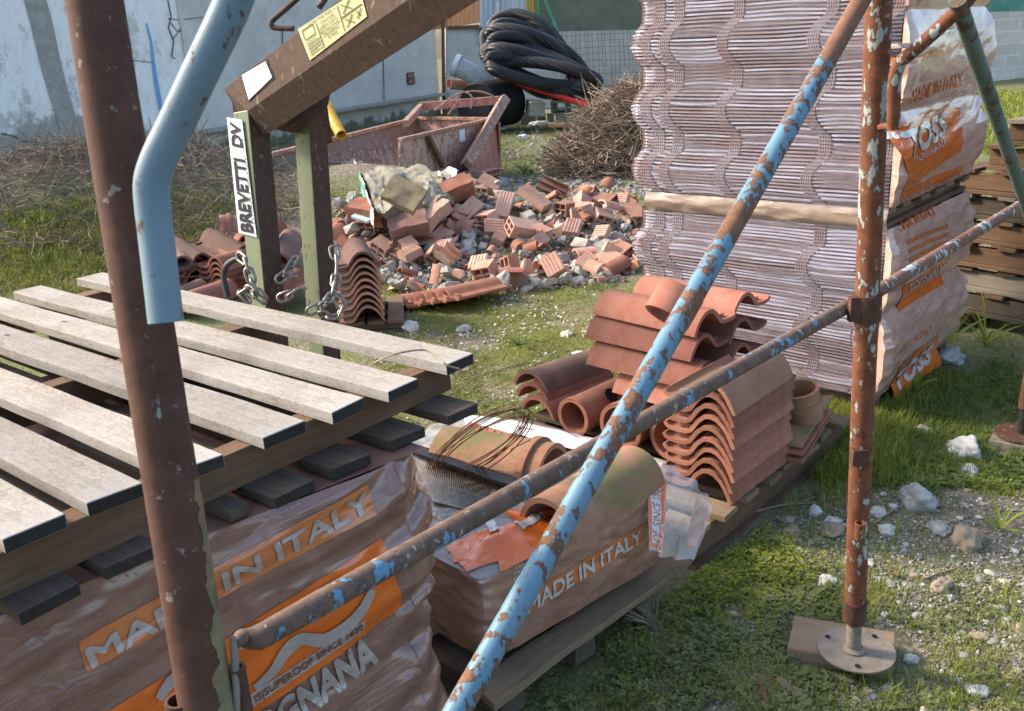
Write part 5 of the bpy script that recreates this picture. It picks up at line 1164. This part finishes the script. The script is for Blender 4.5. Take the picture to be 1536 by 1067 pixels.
# random shards: individuals
poly=[(495,330),(520,290),(600,300),(700,275),(790,270),(900,290),(972,330),(972,385),(940,425),(860,432),(740,445),(640,452),(590,440),(510,400)]
def inpoly(x,y,P):
    c=False; j=len(P)-1
    for i in range(len(P)):
        if (P[i][1]>y)!=(P[j][1]>y) and x<(P[j][0]-P[i][0])*(y-P[i][1])/(P[j][1]-P[i][1])+P[i][0]: c=not c
        j=i
    return c
shard=[mkmesh('brick_fragment',hull(9,.05,.03,.016,rs,1),rs.choice(['brick_clay','terracotta','terracotta_brown','brick_pale'])) for _ in range(12)]
shard2=[mkmesh('tile_fragment',m_barrel(.07,rs.uniform(.08,.16),.011,.9,False,rs.choice([70,100,140])),rs.choice(['terracotta','terracotta_brown','terracotta_dark','brick_clay']),True) for _ in range(8)]
stone=[mkmesh('stone_chunk',rock(.045,.035,.025,k*3.3,2,.5),rs.choice(['stone_grey','mortar','stone_grey','stone_pale'])) for k in range(10)]
big=[mkmesh('mortar_chunk',hull(14,.06,.045,.035,rs,1),'mortar') for _ in range(4)]
LMR=[(l,x,y) for l,x,y in [('the middle hollow brick',790,365),('the upright pale slab',757,330),('the pink sloping slab',803,322),('the propped pale slab',703,340),('the red channel brick',660,315),('the upright ribbed brick',622,372),('the narrow pale brick',660,372),('the level hollow brick',900,318),('the round holed brick',952,340),('the grass edge brick',918,408),('the front ribbed brick',735,424),('the orange brick end',795,414),('the cracked brick',612,398),('the orange channel brick',830,300),('the mortar slab',835,325),('the glazed tile',545,325),('the cement sack',600,330),('the flat brick stack',724,283),('the tile stack',560,420),('the ribbed flat tiles',620,450),('the wrapped packs',975,360)]]
nb_=0
while nb_<46:
    x=rs.uniform(540,968); y=rs.uniform(285,432)
    if not inpoly(x,y,poly): continue
    kd=rs.choice(['slab','slab','chan','two','two']); lb=wherelabel({'slab':'ribbed brick piece','chan':'open channel brick piece','two':'hollow brick piece'}[kd],x,y,LMR)
    if lb is None: continue
    brick(x,y,rs.uniform(18,36),rs.uniform(-75,75),kd,lb,rs.uniform(-30,60),rs.uniform(.03,.12)); nb_+=1
cnt=0; tries=0
while cnt<470 and tries<9000:
    tries+=1; x=rs.uniform(490,975); y=rs.uniform(270,452)
    if not inpoly(x,y,poly): continue
    p=GG(x,y); leftness=(x-490)/480; r=rs.random()
    red=r<(.52-.22*leftness)
    if red: me=rs.choice(shard if rs.random()<.62 else shard2); k='red'
    else: me=rs.choice(stone if rs.random()<.6 else big)
    s=rs.choice([rs.uniform(.35,.8),rs.uniform(.6,1.15),rs.uniform(.8,1.5)]); M=Matrix.Translation(p+V(0,0,rs.uniform(.0,.07)))@Euler((rs.gauss(0,.5),rs.gauss(0,.5),rs.uniform(0,6.28))).to_matrix().to_4x4()@Matrix.Scale(s,4)
    nm=me.name.split('.')[0]
    lab,cat,gp={'brick_fragment':('broken clay brick fragment in the rubble heap','brick fragment','brick fragments of the rubble heap'),'tile_fragment':('curved roof tile fragment in the rubble heap','tile fragment','roof tile fragments of the rubble heap'),'stone_chunk':('grey stone in the rubble heap','stone','stones of the rubble heap'),'mortar_chunk':('angular lump of grey mortar in the rubble heap','mortar lump','mortar lumps of the rubble heap')}[nm]
    sz=('tiny ' if s<.55 else 'small ' if s<.8 else 'middling ' if s<1.1 else 'large ')
    lb=wherelabel(sz+lab.replace(' in the rubble heap',''),x,y,LMR)
    if lb is None: continue
    place(nm,me,M,lb,cat,gp); cnt+=1
# fine rubble stuff
def scatter_bits(name,m,nn_,fn,smin,smax,seed,lab,cat):
    rs=random.Random(seed); mb=MB(); protos=[hull(8,1,.75,.5,rs) for _ in range(6)]
    c=0; tr=0
    while c<nn_ and tr<nn_*6:
        tr+=1; r=fn(rs)
        if r is None: continue
        x,y=r; p=G(x,y,0); 
        if p.y>26 or p.y<.3: continue
        p=GG(x,y) if abs(gh(p.x,p.y))>.06 else V(p.x,p.y,gh(p.x,p.y)); 
        if blocked(p): continue
        s=rs.uniform(smin,smax)*(1 if p.y<4 else 1.4); R=Euler((rs.gauss(0,.4),rs.gauss(0,.4),rs.uniform(0,6.28))).to_matrix(); pr_=rs.choice(protos); mb.add([p+R@(v*s)+V(0,0,s*.25) for v in pr_.v],pr_.f); c+=1
    return tag(OBJ(name,mb,m,None,True,0,True,50),lab,cat,None,'stuff')
BLK=[]
def addblk(c,a,la,b,lb): BLK.append((V(c.x,c.y,0),V(a.x,a.y,0),la,V(b.x,b.y,0),lb))
def blocked(p):
    for c,a,la,b,lb in BLK:
        q=V(p.x-c.x,p.y-c.y,0); u=q.dot(a); v=q.dot(b)
        if -.0<u<la and 0<v<lb: return True
    return False
addblk(cc,eL,1.4,-dA,1.1); addblk(pe0-pd_b*.02,pd,1.5,pd_b,.75); addblk(cC,ac,1.05,bc,1.0); addblk(cD,aD,LD,bD,.9); addblk(cE,dE,1.2,bE,.85); 
_bp=G(1280,975); addblk(_bp-V(.16,.09,0),V(1,0,0),.32,V(0,1,0),.17)
scatter_bits('rubble_gravel','mortar',2600,lambda r:(lambda x,y:(x,y) if inpoly(x,y,poly) else None)(r.uniform(490,980),r.uniform(262,455)),.008,.024,31,'fine grey mortar crumbs between the rubble pieces','rubble')
scatter_bits('rubble_crumbs','brick_clay',1800,lambda r:(lambda x,y:(x,y) if inpoly(x,y,poly) else None)(r.uniform(490,980),r.uniform(262,455)),.008,.022,32,'fine red brick crumbs between the rubble pieces','rubble')
scatter_bits('far_gravel','gravel_grey',1500,lambda r:(r.uniform(560,975),r.gauss(285,14)),.012,.028,33,'grey gravel patch behind the rubble heap','gravel')
# =============== SOOTY TILE PILE left
TP=[(300,352,.30,'terracotta',-60,12,'sooty roof tile'),]
def ptile(px,py,z,yaw,pitch,m,lab,roll=0,key='roof_tile',mk=None):
    p=G(px,py,z); M=Matrix.Translation(p)@rotz(rad(yaw))@Matrix.Rotation(rad(pitch),4,'X')@Matrix.Rotation(rad(roll),4,'Y')
    return place('roof_tile',cmesh(key,mk or (lambda:m_port(.40,.014,1.1,1.1)),m),M,lab,'roof tile','old roof tiles behind the fork')
TPL=[(330,345,.40,-70,-8,'brick_clay','bright orange barrel tile at the top of the old tile heap'),
(430,340,.30,-35,-8,'terracotta','broad red tile seen between the two fork legs'),(440,385,.20,-30,-6,'terracotta','second red tile seen between the fork legs'),(430,420,.12,-40,-4,'terracotta_brown','brownish tile low between the fork legs'),(455,360,.26,-20,-10,'terracotta_dark','greyish tile at the far fork leg'),(400,330,.25,-60,-12,'terracotta','red tile behind the BREVETTI leg'),
(360,440,.10,-50,0,'terracotta','red tile under the chain hook'),(320,440,.10,-48,-3,'terracotta_dark','sooty tile just behind the slatted pallet edge'),(520,270,.30,10,-12,'terracotta','red tile left of the cement sack'),(510,300,.24,-30,-20,'terracotta','red tile below left of the cement sack'),(505,335,.2,40,-10,'terracotta_brown','tipped tile at the left rubble edge'),(525,350,.18,-70,-15,'terracotta','broken tile beside the glazed tile')]
yd=(G(345,412,.20)-G(262,352,.20)).normalized(); xd=V(yd.y,-yd.x,0)
if xd.y<0: xd=-xd
hc=G(318,402,.14); rr=random.Random(15); k9=0
for L_ in range(6):
    for j_ in range(4 if L_<4 else 3):
        yy=Matrix.Rotation(rad(rr.uniform(-9,9)+ (14 if L_==5 else 0)),3,'Z')@yd; yy=(yy-V(0,0,.10+rr.uniform(-.05,.08))).normalized()
        p=hc+xd*(.225*(j_-1.6)+rr.uniform(-.02,.02))-yd*(.20+rr.uniform(-.05,.05)-.03*L_)+V(0,0,.045*L_+rr.uniform(0,.012)-.06)
        M=fr(p,yy)@Matrix.Rotation(rad(rr.uniform(-7,7)),4,'Y'); m=('terracotta_dark' if L_>3 and rr.random()<.7 else rr.choice(['terracotta','terracotta_brown','terracotta']))
        lab=['lowest','second','third','fourth','fifth','topmost'][L_]+' layer '+('sooty' if m=='terracotta_dark' else 'red')+' tile, '+['nearest the slatted pallet','second from the slatted pallet','third from the slatted pallet','farthest from the slatted pallet'][j_]+', old tile heap'
        place('roof_tile',cmesh('roof_tile_old',lambda:m_port(.40,.014,1.05,1.1),m),M,lab,'roof tile','old roof tiles behind the fork')
for x,y,z,yw,pi_,m,lab in TPL:
    if 'barrel' in lab: ptile(x,y,z,yw,pi_,m,lab,0,'barrel_tile',lambda:m_barrel(.095,.34,.016,.85))
    else: ptile(x,y,z,yw+180+20,pi_,m,lab)
for i in range(6):
    p=G(345,452,.04)+V(0,0,.034*i+.02); place('roof_tile',cmesh('roof_tile',mirror(lambda:m_port(.375)),'terracotta_brown'),Matrix.Translation(p)@rotz(rad(-30)),'wavy tile of the short stack beside the chain hook','roof tile','short tile stack beside the hook')
p0_=G(578,486,.05); dd=V(.12,1,0).normalized()
dd=V(-.25,1,0).normalized()
for i in range(9):
    p=V(p0_.x,p0_.y,.075+.036*i); M=fr(p,dd)
    place('roof_tile',cmesh('roof_tile_wide',mirror(lambda:m_port(.40,.013,1.12,1.1)),'terracotta_dark' if i==8 else 'brick_clay'),M,('sooty top tile' if i==8 else 'orange edged tile')+' of the tile stack right of the fork','roof tile','tile stack right of the fork')
pallet('small dark pallet under the tile stack right of the fork',V(p0_.x-.40,p0_.y-.02,0),V(1,0,0),.50,V(-.1,1,0).normalized(),.5,.0,.07,'wood_brown','wood_dark',5)
for k in range(5):
    p=G(600+k*14,448-k*2,.03+.012*k); place('roof_tile',cmesh('flat_ridge',lambda:m_port(.36,.014,1.0,.5),'terracotta_brown'),Matrix.Translation(p)@rotz(rad(-75+k*5)),['lowest','second','middle','fourth','top'][k]+' flat ribbed tile lying at the front left of the rubble','roof tile','flat tiles right of the tile stack')
# =============== STONES near the right post
rs=random.Random(77)
BS=[(1445,683,54,.75,'stone_pale','pale boulder in the grass right of the scaffold post'),(1378,762,56,.8,'stone_grey','large grey angular stone right of the scaffold post'),(1448,822,52,.75,'stone_brown','brownish stone half buried near the right edge'),(1384,651,30,.6,'stone_pale','small white stone above the pale boulder'),
(1222,777,22,.9,'stone_pale','round white pebble left of the scaffold post'),(1250,789,26,.5,'stone_pale','flat pale pebble beside the post left side'),(1316,775,27,.6,'stone_pale','pale flat stone right beside the post'),(1330,802,26,.7,'stone_pale','light pebble below the flat stone beside the post'),(1240,879,34,.45,'stone_pale','flat whitish stone left of the post sleeve'),
(1410,893,34,.7,'stone_brown','brown stone in the gravel right of the post'),(1364,1000,22,.8,'stone_pale','round white pebble beside the base plate'),(1452,715,30,.6,'stone_grey','blue grey stone below the pale boulder'),(1465,1050,34,.6,'stone_pale','pale stone at the bottom right'),(1467,958,24,.6,'stone_brown','tan pebble near the right bottom'),
(1248,800,44,.35,'stone_brown','flat brown stone partly buried left of the post'),(1188,800,30,.5,'stone_brown','dull pebble left of the buried stone'),(1180,790,22,.6,'stone_brown','small brown pebble beside the pallet end'),(1410,800,34,.5,'stone_grey','flat grey stone between the larger ones'),(1420,540,60,.5,'stone_grey','rounded grey stone by the brown pallet stack'),
(615,494,32,.55,'stone_pale','oval white stone in the grass behind the slatted pallet'),(696,497,22,.6,'stone_grey','grey stone in the grass right of the oval one'),(850,506,22,.45,'stone_pale','flat white stone left of the crosswise tile heap'),(870,536,22,.5,'stone_pale','white pebble beside the crosswise tile heap'),(760,435,22,.6,'stone_pale','white stone at the grass edge of the rubble'),
(800,428,26,.6,'stone_pale','pale stone at the front of the rubble'),(868,425,24,.6,'stone_pale','light rounded stone near the pale hollow brick'),(700,626,24,.5,'stone_grey','grey stone near the film pack back edge'),(837,345,22,.6,'stone_pale','bluish pale stone amid the rubble'),(730,400,26,.7,'stone_pale','white angular stone in the middle of the rubble'),(700,385,30,.6,'mortar','rough mortar lump in the rubble centre')]
for x,y,w,hr,m,lab in BS:
    p=GG(x,y); d=(p-CAMP).dot(fw); s=w*d/F/2; mb=rock(s,s*.8,s*hr,x*.37,4,.38); o=OBJ('stone',mb,m,None,True,world=False,ang=60); o.location=p+V(0,0,s*hr*.35); o.rotation_euler=(0,0,rs.uniform(0,6)); tag(o,lab,'stone')
pm=[mkmesh('pebble',rock(1,.75,.5,k*2.1,2,.28),['stone_grey','stone_pale','stone_brown','stone_grey','stone_pale'][k%5],True) for k in range(10)]
LMP=[(l,x,y) for l,x,y in [('the pale boulder',1445,683),('the large angular stone',1378,762),('the half buried stone',1448,822),('the round white pebble',1222,777),('the pale flat stone',1316,775),('the flat whitish stone',1240,879),('the brown stone',1410,893),('the base plate',1284,975),('the post sleeve',1282,915),('the pale bottom stone',1465,1050),('the tan pebble',1467,958),('the wood block',1190,960),('the splinter',1250,1020),('the bright tuft',1500,800),('the post socket',1272,785),('the leaf rosette',1202,912),('the small white pebble',1364,1000),('the split wood piece',1190,1045),('the dark twig',1345,772)]]
k=0; tr=0
while k<190 and tr<4000:
    tr+=1
    x=rs.uniform(1150,1560); y=rs.uniform(740,1090)
    if x<1230 and rs.random()<.5: continue
    p=G(x,y); p.z=gh(p.x,p.y)
    if blocked(p): continue
    s=rs.choice([.005,.007,.009,.012,.015])*rs.uniform(.8,1.2); me=rs.choice(pm); lb=wherelabel(('tiny ' if s<.006 else 'small ' if s<.009 else 'rounded ')+{'stone_grey':'grey','stone_pale':'pale','stone_brown':'brown'}[me.materials[0].name]+' pebble',x,y,LMP)
    if lb is None: continue
    o=place('pebble',me,Matrix.Translation(p+V(0,0,s*.2))@rotz(rs.uniform(0,6))@Matrix.Scale(s,4),lb,'pebble','pebbles around the scaffold foot'); k+=1
def near_gravel(r):
    x=r.uniform(1050,1700); y=r.uniform(640,1150); 
    w=math.exp(-((x-1380)/240)**2-((y-890)/200)**2)+.15
    return (x,y) if r.random()<w and fbm(x*.012,y*.02,5)>-.4 else None
scatter_bits('gravel','gravel_grey',8000,near_gravel,.003,.0095,41,'fine grey gravel around the scaffold foot','gravel')
scatter_bits('gravel','stone_brown',3500,near_gravel,.003,.009,42,'fine brown gravel around the scaffold foot','gravel')
scatter_bits('field_gravel','stone_pale',1500,lambda r:(lambda x,y:(x,y) if fbm(x*.01,y*.02,8)>-.1 else None)(r.uniform(560,1000),r.uniform(420,640)),.004,.012,43,'pale pebbles scattered in the short grass','gravel')
scatter_bits('yard_gravel','gravel_grey',2500,lambda r:(r.uniform(250,1000),r.uniform(160,290)),.012,.04,44,'grey gravel and debris across the back of the yard','gravel')
scatter_bits('gravel','stone_pale',1500,near_gravel,.003,.0085,45,'pale gravel around the scaffold foot','gravel')
scatter_bits('gravel','gravel_grey',2500,lambda r:(lambda x,y:(x,y) if fbm(x*.01,y*.02,18)>.0 else None)(r.uniform(900,1600),r.uniform(840,1180)),.003,.009,46,'grey gravel among the bottom weeds','gravel')
LVS=[(1150,905),(1340,870),(1420,940),(1230,940),(1100,930),(1490,890),(1380,1030),(1010,980),(1300,1050),(1180,985)]
rs2=random.Random(61)
for i,(x,y) in enumerate(LVS):
    p=GG(x,y)+Z*.012; a=rs2.uniform(0,6.28); u_=V(math.cos(a),math.sin(a),rs2.uniform(-.3,.3)).normalized(); v_=Z.cross(u_).normalized(); s=rs2.uniform(.010,.017); mb=MB()
    mb.grid(lambda u,v:p+u_*s*2*(u-.5)+v_*s*1.1*(v-.5)*math.sin(math.pi*(.06+.88*u))*1.2+Z*(.5*s*(v-.5)**2+.15*s*math.sin(u*5)),6,4)
    lb=wherelabel('curled dry brown leaf',x,y,LMP); tag(OBJ('dry_leaf',mb,'rusty_rod' if i%2 else 'straw',None,True),lb or 'curled dry brown leaf in the grass','leaf','dry leaves in the grass')
# =============== GRASS
def blades(name,m,nn_,fn,h,w,seed,lab,lean=.5,clump=1,cr=.02):
    rs=random.Random(seed); vs=[];fs=[]; c=0;tr=0
    while c<nn_ and tr<nn_*8:
        tr+=1; r=fn(rs)
        if r is None: continue
        p0=G(*r,0)
        if p0.y>32 or p0.y<.2 or abs(p0.x)>30: continue
        if abs(gh(p0.x,p0.y))>.07: p0=GG(*r)
        if blocked(p0): continue
        ds=max(1,(p0.y)/3.2)
        for k in range(clump):
            x=p0.x+rs.gauss(0,cr)*ds**.5; y=p0.y+rs.gauss(0,cr)*ds**.5; 
            if clump>1 and blocked(V(x,y,0)): continue
            z=gh(x,y)-.004; hh=h*rs.uniform(.45,1.25); ww=w*rs.uniform(.6,1.2)*(ds**.75); a=rs.uniform(0,6.283); dx,dy=math.cos(a),math.sin(a); l=lean*rs.uniform(.1,1.3)*hh; ox,oy=-dy*ww/2,dx*ww/2; i=len(vs)
            vs+= [(x-ox,y-oy,z),(x+ox,y+oy,z),(x+dx*l*.3-ox*.8,y+dy*l*.3-oy*.8,z+hh*.55),(x+dx*l*.3+ox*.8,y+dy*l*.3+oy*.8,z+hh*.55),(x+dx*l,y+dy*l,z+hh*(1-.25*lean))]
            fs+=[(i,i+1,i+3,i+2),(i+2,i+3,i+4)]; c+=1
    me=bpy.data.meshes.new(name); me.from_pydata(vs,[],fs); me.materials.append(MATS[m]); o=bpy.data.objects.new(name,me); COL.objects.link(o); return tag(o,lab,'grass',None,'stuff')
def ell(cx,cy,rx,ry,n0=0.,f=.02,thr=-1):
    def fn(r):
        x=cx+r.gauss(0,rx); y=cy+r.gauss(0,ry)
        if thr>-1 and fbm(x*f,y*f*1.5,n0)<thr: return None
        return (x,y)
    return fn
def box_(x0,x1,y0,y1,n0=0.,f=.02,thr=-1):
    def fn(r):
        x=r.uniform(x0,x1); y=r.uniform(y0,y1)
        if thr>-1 and fbm(x*f,y*f*1.5,n0)<thr: return None
        return (x,y)
    return fn
blades('short_grass','grass_dry',20000,box_(560,1010,425,660,1,.012,-.12),.018,.0022,1,'short yellow green grass behind the slatted pallet',.9,5,.012)
blades('short_grass','grass_bright',34000,box_(560,1010,425,660,4,.012,-.2),.022,.0024,2,'short fresh green grass behind the slatted pallet',.9,5,.012)
blades('yard_grass','grass_dry',9000,box_(-100,1700,150,330,6,.012,-.02),.035,.005,3,'dry grass at the back of the yard',.8,5,.05)
blades('yard_grass','grass_bright',16000,box_(-100,1700,150,330,9,.012,.02),.04,.005,4,'green weeds at the back of the yard',.8,6,.05)
blades('tall_grass','grass_bright',9000,box_(1425,1680,140,232,2,.02,-.5),.09,.008,5,'bright tall grass beyond the brown pallet stack',.5,6,.05)
blades('tall_grass','grass_bright',9000,ell(1250,640,55,50),.075,.0028,6,'bright grass between the tall stack and the scaffold post',.6,8,.018)
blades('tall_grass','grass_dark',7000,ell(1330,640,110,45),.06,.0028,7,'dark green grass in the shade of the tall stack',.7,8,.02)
blades('tall_grass','grass_bright',8000,box_(1280,1700,560,750,3,.012,0.05),.035,.0028,8,'green grass right of the scaffold post',.7,5,.02)
blades('tall_grass','grass_bright',500,ell(1295,925,50,60),.06,.003,9,'tall bright blades around the base plate',.5,4,.01)
blades('tall_grass','grass_bright',5000,box_(860,1600,860,1200,5,.01,.0),.035,.0024,10,'dark grass at the bottom of the picture',.8,4,.015)
blades('tall_grass','grass_bright',2500,ell(1090,855,60,30,5,.01,-.6),.022,.0024,11,'sunlit low grass beside the torn film pack',.9,5,.012)
blades('tall_grass','grass_bright',1300,box_(1280,1600,880,1150,12,.012,-.1),.05,.0026,12,'scattered bright blades in the gravel',.6,4,.01)
blades('dry_grass','grass_dry',5000,box_(1100,1650,680,1150,15,.012,-.1),.028,.0018,13,'dry straw blades in the gravel',1.3,3,.012)
blades('mound_grass','grass_bright',7000,ell(62,300,42,24),.07,.004,14,'bright green tuft on top of the mound',.8,8,.03)
blades('mound_grass','grass_bright',3500,ell(30,390,50,30),.05,.004,15,'green grass at the foot of the mound',.8,8,.03)
blades('mound_grass','grass_dry',14000,box_(-150,330,240,450,3,.02,-.3),.07,.003,16,'dry grass blades over the mound',1.3,5,.03)
blades('mound_grass','grass_bright',9000,box_(-150,330,250,450,5,.02,-.05),.05,.004,17,'darker weeds over the mound',.9,5,.03)
blades('dry_grass','grass_dry',3500,box_(850,1250,860,1250,19,.012,-.2),.035,.0016,19,'pale dry blades among the bottom weeds',1.5,2,.012)
# leafy ground cover
def leaves(name,m,nn_,fn,s,seed,lab,hh=.02):
    rs=random.Random(seed); vs=[];fs=[];c=0;tr=0
    while c<nn_ and tr<nn_*8:
        tr+=1; r=fn(rs)
        if r is None: continue
        p=G(*r,0)
        if p.y<.2 or p.y>30: continue
        p.z=gh(p.x,p.y)
        if blocked(p): continue
        h=rs.uniform(.1,1)*hh; q=p+V(0,0,h); a0=rs.uniform(0,6.28)
        for k in range(rs.choice([3,4,5])):
            a=a0+k*1.5+rs.uniform(-.3,.3); L=s*rs.uniform(.6,1.3); d=V(math.cos(a),math.sin(a),rs.uniform(-.1,.6)).normalized(); sd_=V(-math.sin(a),math.cos(a),rs.uniform(-.3,.3))*L*.32; i=len(vs)
            vs+=[tuple(q),tuple(q+d*L*.5+sd_),tuple(q+d*L),tuple(q+d*L*.5-sd_)]; fs+=[(i,i+1,i+2,i+3)]
        c+=1
    me=bpy.data.meshes.new(name); me.from_pydata(vs,[],fs); me.materials.append(MATS[m]); o=bpy.data.objects.new(name,me); COL.objects.link(o); return tag(o,lab,'ground cover',None,'stuff')
leaves('ground_cover','clover',4600,box_(820,1250,840,1250,2,.012,-.1),.011,1,'small leaved green weeds at the bottom centre')
leaves('ground_cover','grass_bright',2800,ell(1085,865,60,32,6,.012,-.4),.009,2,'sunlit small leaved weeds beside the torn film pack')
leaves('ground_cover','clover',800,box_(1240,1600,900,1200,8,.014,.1),.011,3,'small leaved weeds in the gravel at bottom right')
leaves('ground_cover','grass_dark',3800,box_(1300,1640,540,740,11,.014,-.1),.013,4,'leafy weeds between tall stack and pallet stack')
leaves('ground_cover','clover',3500,box_(570,1000,425,640,14,.014,.05),.010,5,'small green weeds in the short grass')
leaves('ground_cover','clover',2500,box_(740,960,165,260,3,.014,-.2),.03,6,'weeds near the brushwood')
# plants
def plant(px,py,n_,L,wd_,m,lab,up=.6,name='weed_plant',seed=1,droop=.5):
    rs=random.Random(seed); p=GG(px,py); mb=MB()
    for k in range(n_):
        a=6.283*k/n_+rs.uniform(-.3,.3); l=L*rs.uniform(.6,1.1); e=up*rs.uniform(.5,1.3); pts=[]
        for i in range(6):
            t_=i/5; pts.append((p+V(math.cos(a)*l*t_,math.sin(a)*l*t_,l*e*(t_-droop*t_*t_)),wd_*math.sin(math.pi*(.08+.9*t_))**.8))
        sd_=V(-math.sin(a),math.cos(a),0); vs=[]
        for q,w in pts: vs+=[q-sd_*w/2+V(0,0,w*.25),q,q+sd_*w/2+V(0,0,w*.25)]
        mb.add(vs,[(i*3+j,i*3+j+1,i*3+j+4,i*3+j+3) for i in range(5) for j in (0,1)])
    o=OBJ(name,mb,m,None,True,0,True,80); tag(o,lab,'plant')
plant(1202,912,9,.085,.022,'clover','blue green leaf rosette in the grass left of the base plate',.45,seed=2)
plant(1412,530,11,.17,.03,'grass_bright','upright broad leaved weed by the brown pallet stack',1.8,seed=3,droop=.3); plant(1478,520,12,.22,.012,'grass_bright','long bladed weed at the pallet stack, near right edge',1.5,seed=4,droop=.45); plant(1372,590,9,.10,.025,'grass_bright','low bright weed at the lower corner of the tall stack',.8,seed=5); plant(1418,490,9,.12,.012,'grass_bright','bright grass tuft under the pallet stack corner',1.6,seed=6)
plant(690,448,26,.16,.014,'weed_blue','pale blue green thistle in front of the rubble',.9,seed=7,droop=.6); plant(905,440,14,.10,.010,'grass_dark','dark green tuft by the pale hollow brick',1.2,seed=8); plant(775,520,18,.10,.010,'grass_dark','dark grass tuft in the middle of the short grass',.9,seed=9); plant(786,262,14,.16,.02,'grass_dark','small bush at the back of the rubble',1.6,seed=10)
plant(1500,800,8,.09,.012,'grass_bright','small bright tuft at right edge of the gravel',1.2,seed=11); plant(1240,600,14,.14,.006,'grass_dry','dry tuft behind the scaffold post',1.5,seed=12)
t=thing('stick','dark round stick at the bottom edge left of the base plate','stick',GG(1145,1045)); a=GG(1140,1025)+Z*.01; b=GG(1152,1085)+Z*.01; mb=MB(); mb.tube([a,a.lerp(b,.5)+Z*.003,b],.0075,10); OBJ('bark',mb,'wood_brown',t,True)
t=thing('stick','split pale wood piece at the bottom edge below the base plate','stick',GG(1190,1045)); plank(t,GG(1166,1033)+Z*.012,GG(1208,1056)+Z*.010,.018,.012,'wood_mid')
t=thing('stick','thin grey splinter in the grass below the base plate','stick',GG(1250,1020)); plank(t,GG(1232,1012)+Z*.01,GG(1278,1036)+Z*.01,.010,.006,'wood_grey')
# straw tuft under pack B
rs=random.Random(8); mb=MB(); p=GG(985,945)
for k in range(70):
    d=V(rs.gauss(-.6,.35),rs.gauss(.4,.35),rs.uniform(.2,1)).normalized(); mb.tube([p+V(rs.gauss(0,.008),rs.gauss(0,.008),0),p+d*.05,p+d*.09-V(0,0,.01)],.0007,3)
tag(OBJ('straw_tuft',mb,'straw',None,True),'fuzzy straw tuft on the ground beside the grey pallet plank','straw tuft')
mb=MB(); 
for x,y,l in [(620,505,40),(740,480,60),(700,575,50),(1160,770,80),(1200,860,90),(1380,960,60)]:
    pass
for i,(pts,lab) in enumerate([([(690,400),(720,412),(760,388)],'thin bare twig lying over the rubble front'),([(1105,785),(1140,772),(1180,765),(1225,760)],'long thin twig on the soil between pallet and scaffold post'),([(1150,840),(1190,858),(1232,868)],'thin curved twig on the soil left of the post sleeve'),([(1380,880),(1410,868),(1440,862)],'short dark twig in the gravel right of the post'),([(1310,790),(1345,770),(1368,762)],'dark twig pointing at the large grey stone'),([(705,575),(745,560),(790,548)],'dry twig in the short grass')]):
    mb=MB(); mb.tube(smooth([GG(x,y)+Z*.008 for x,y in pts]),.0028 if i else .005,5); tag(OBJ('twig',mb,'twig',None,True),lab,'twig')
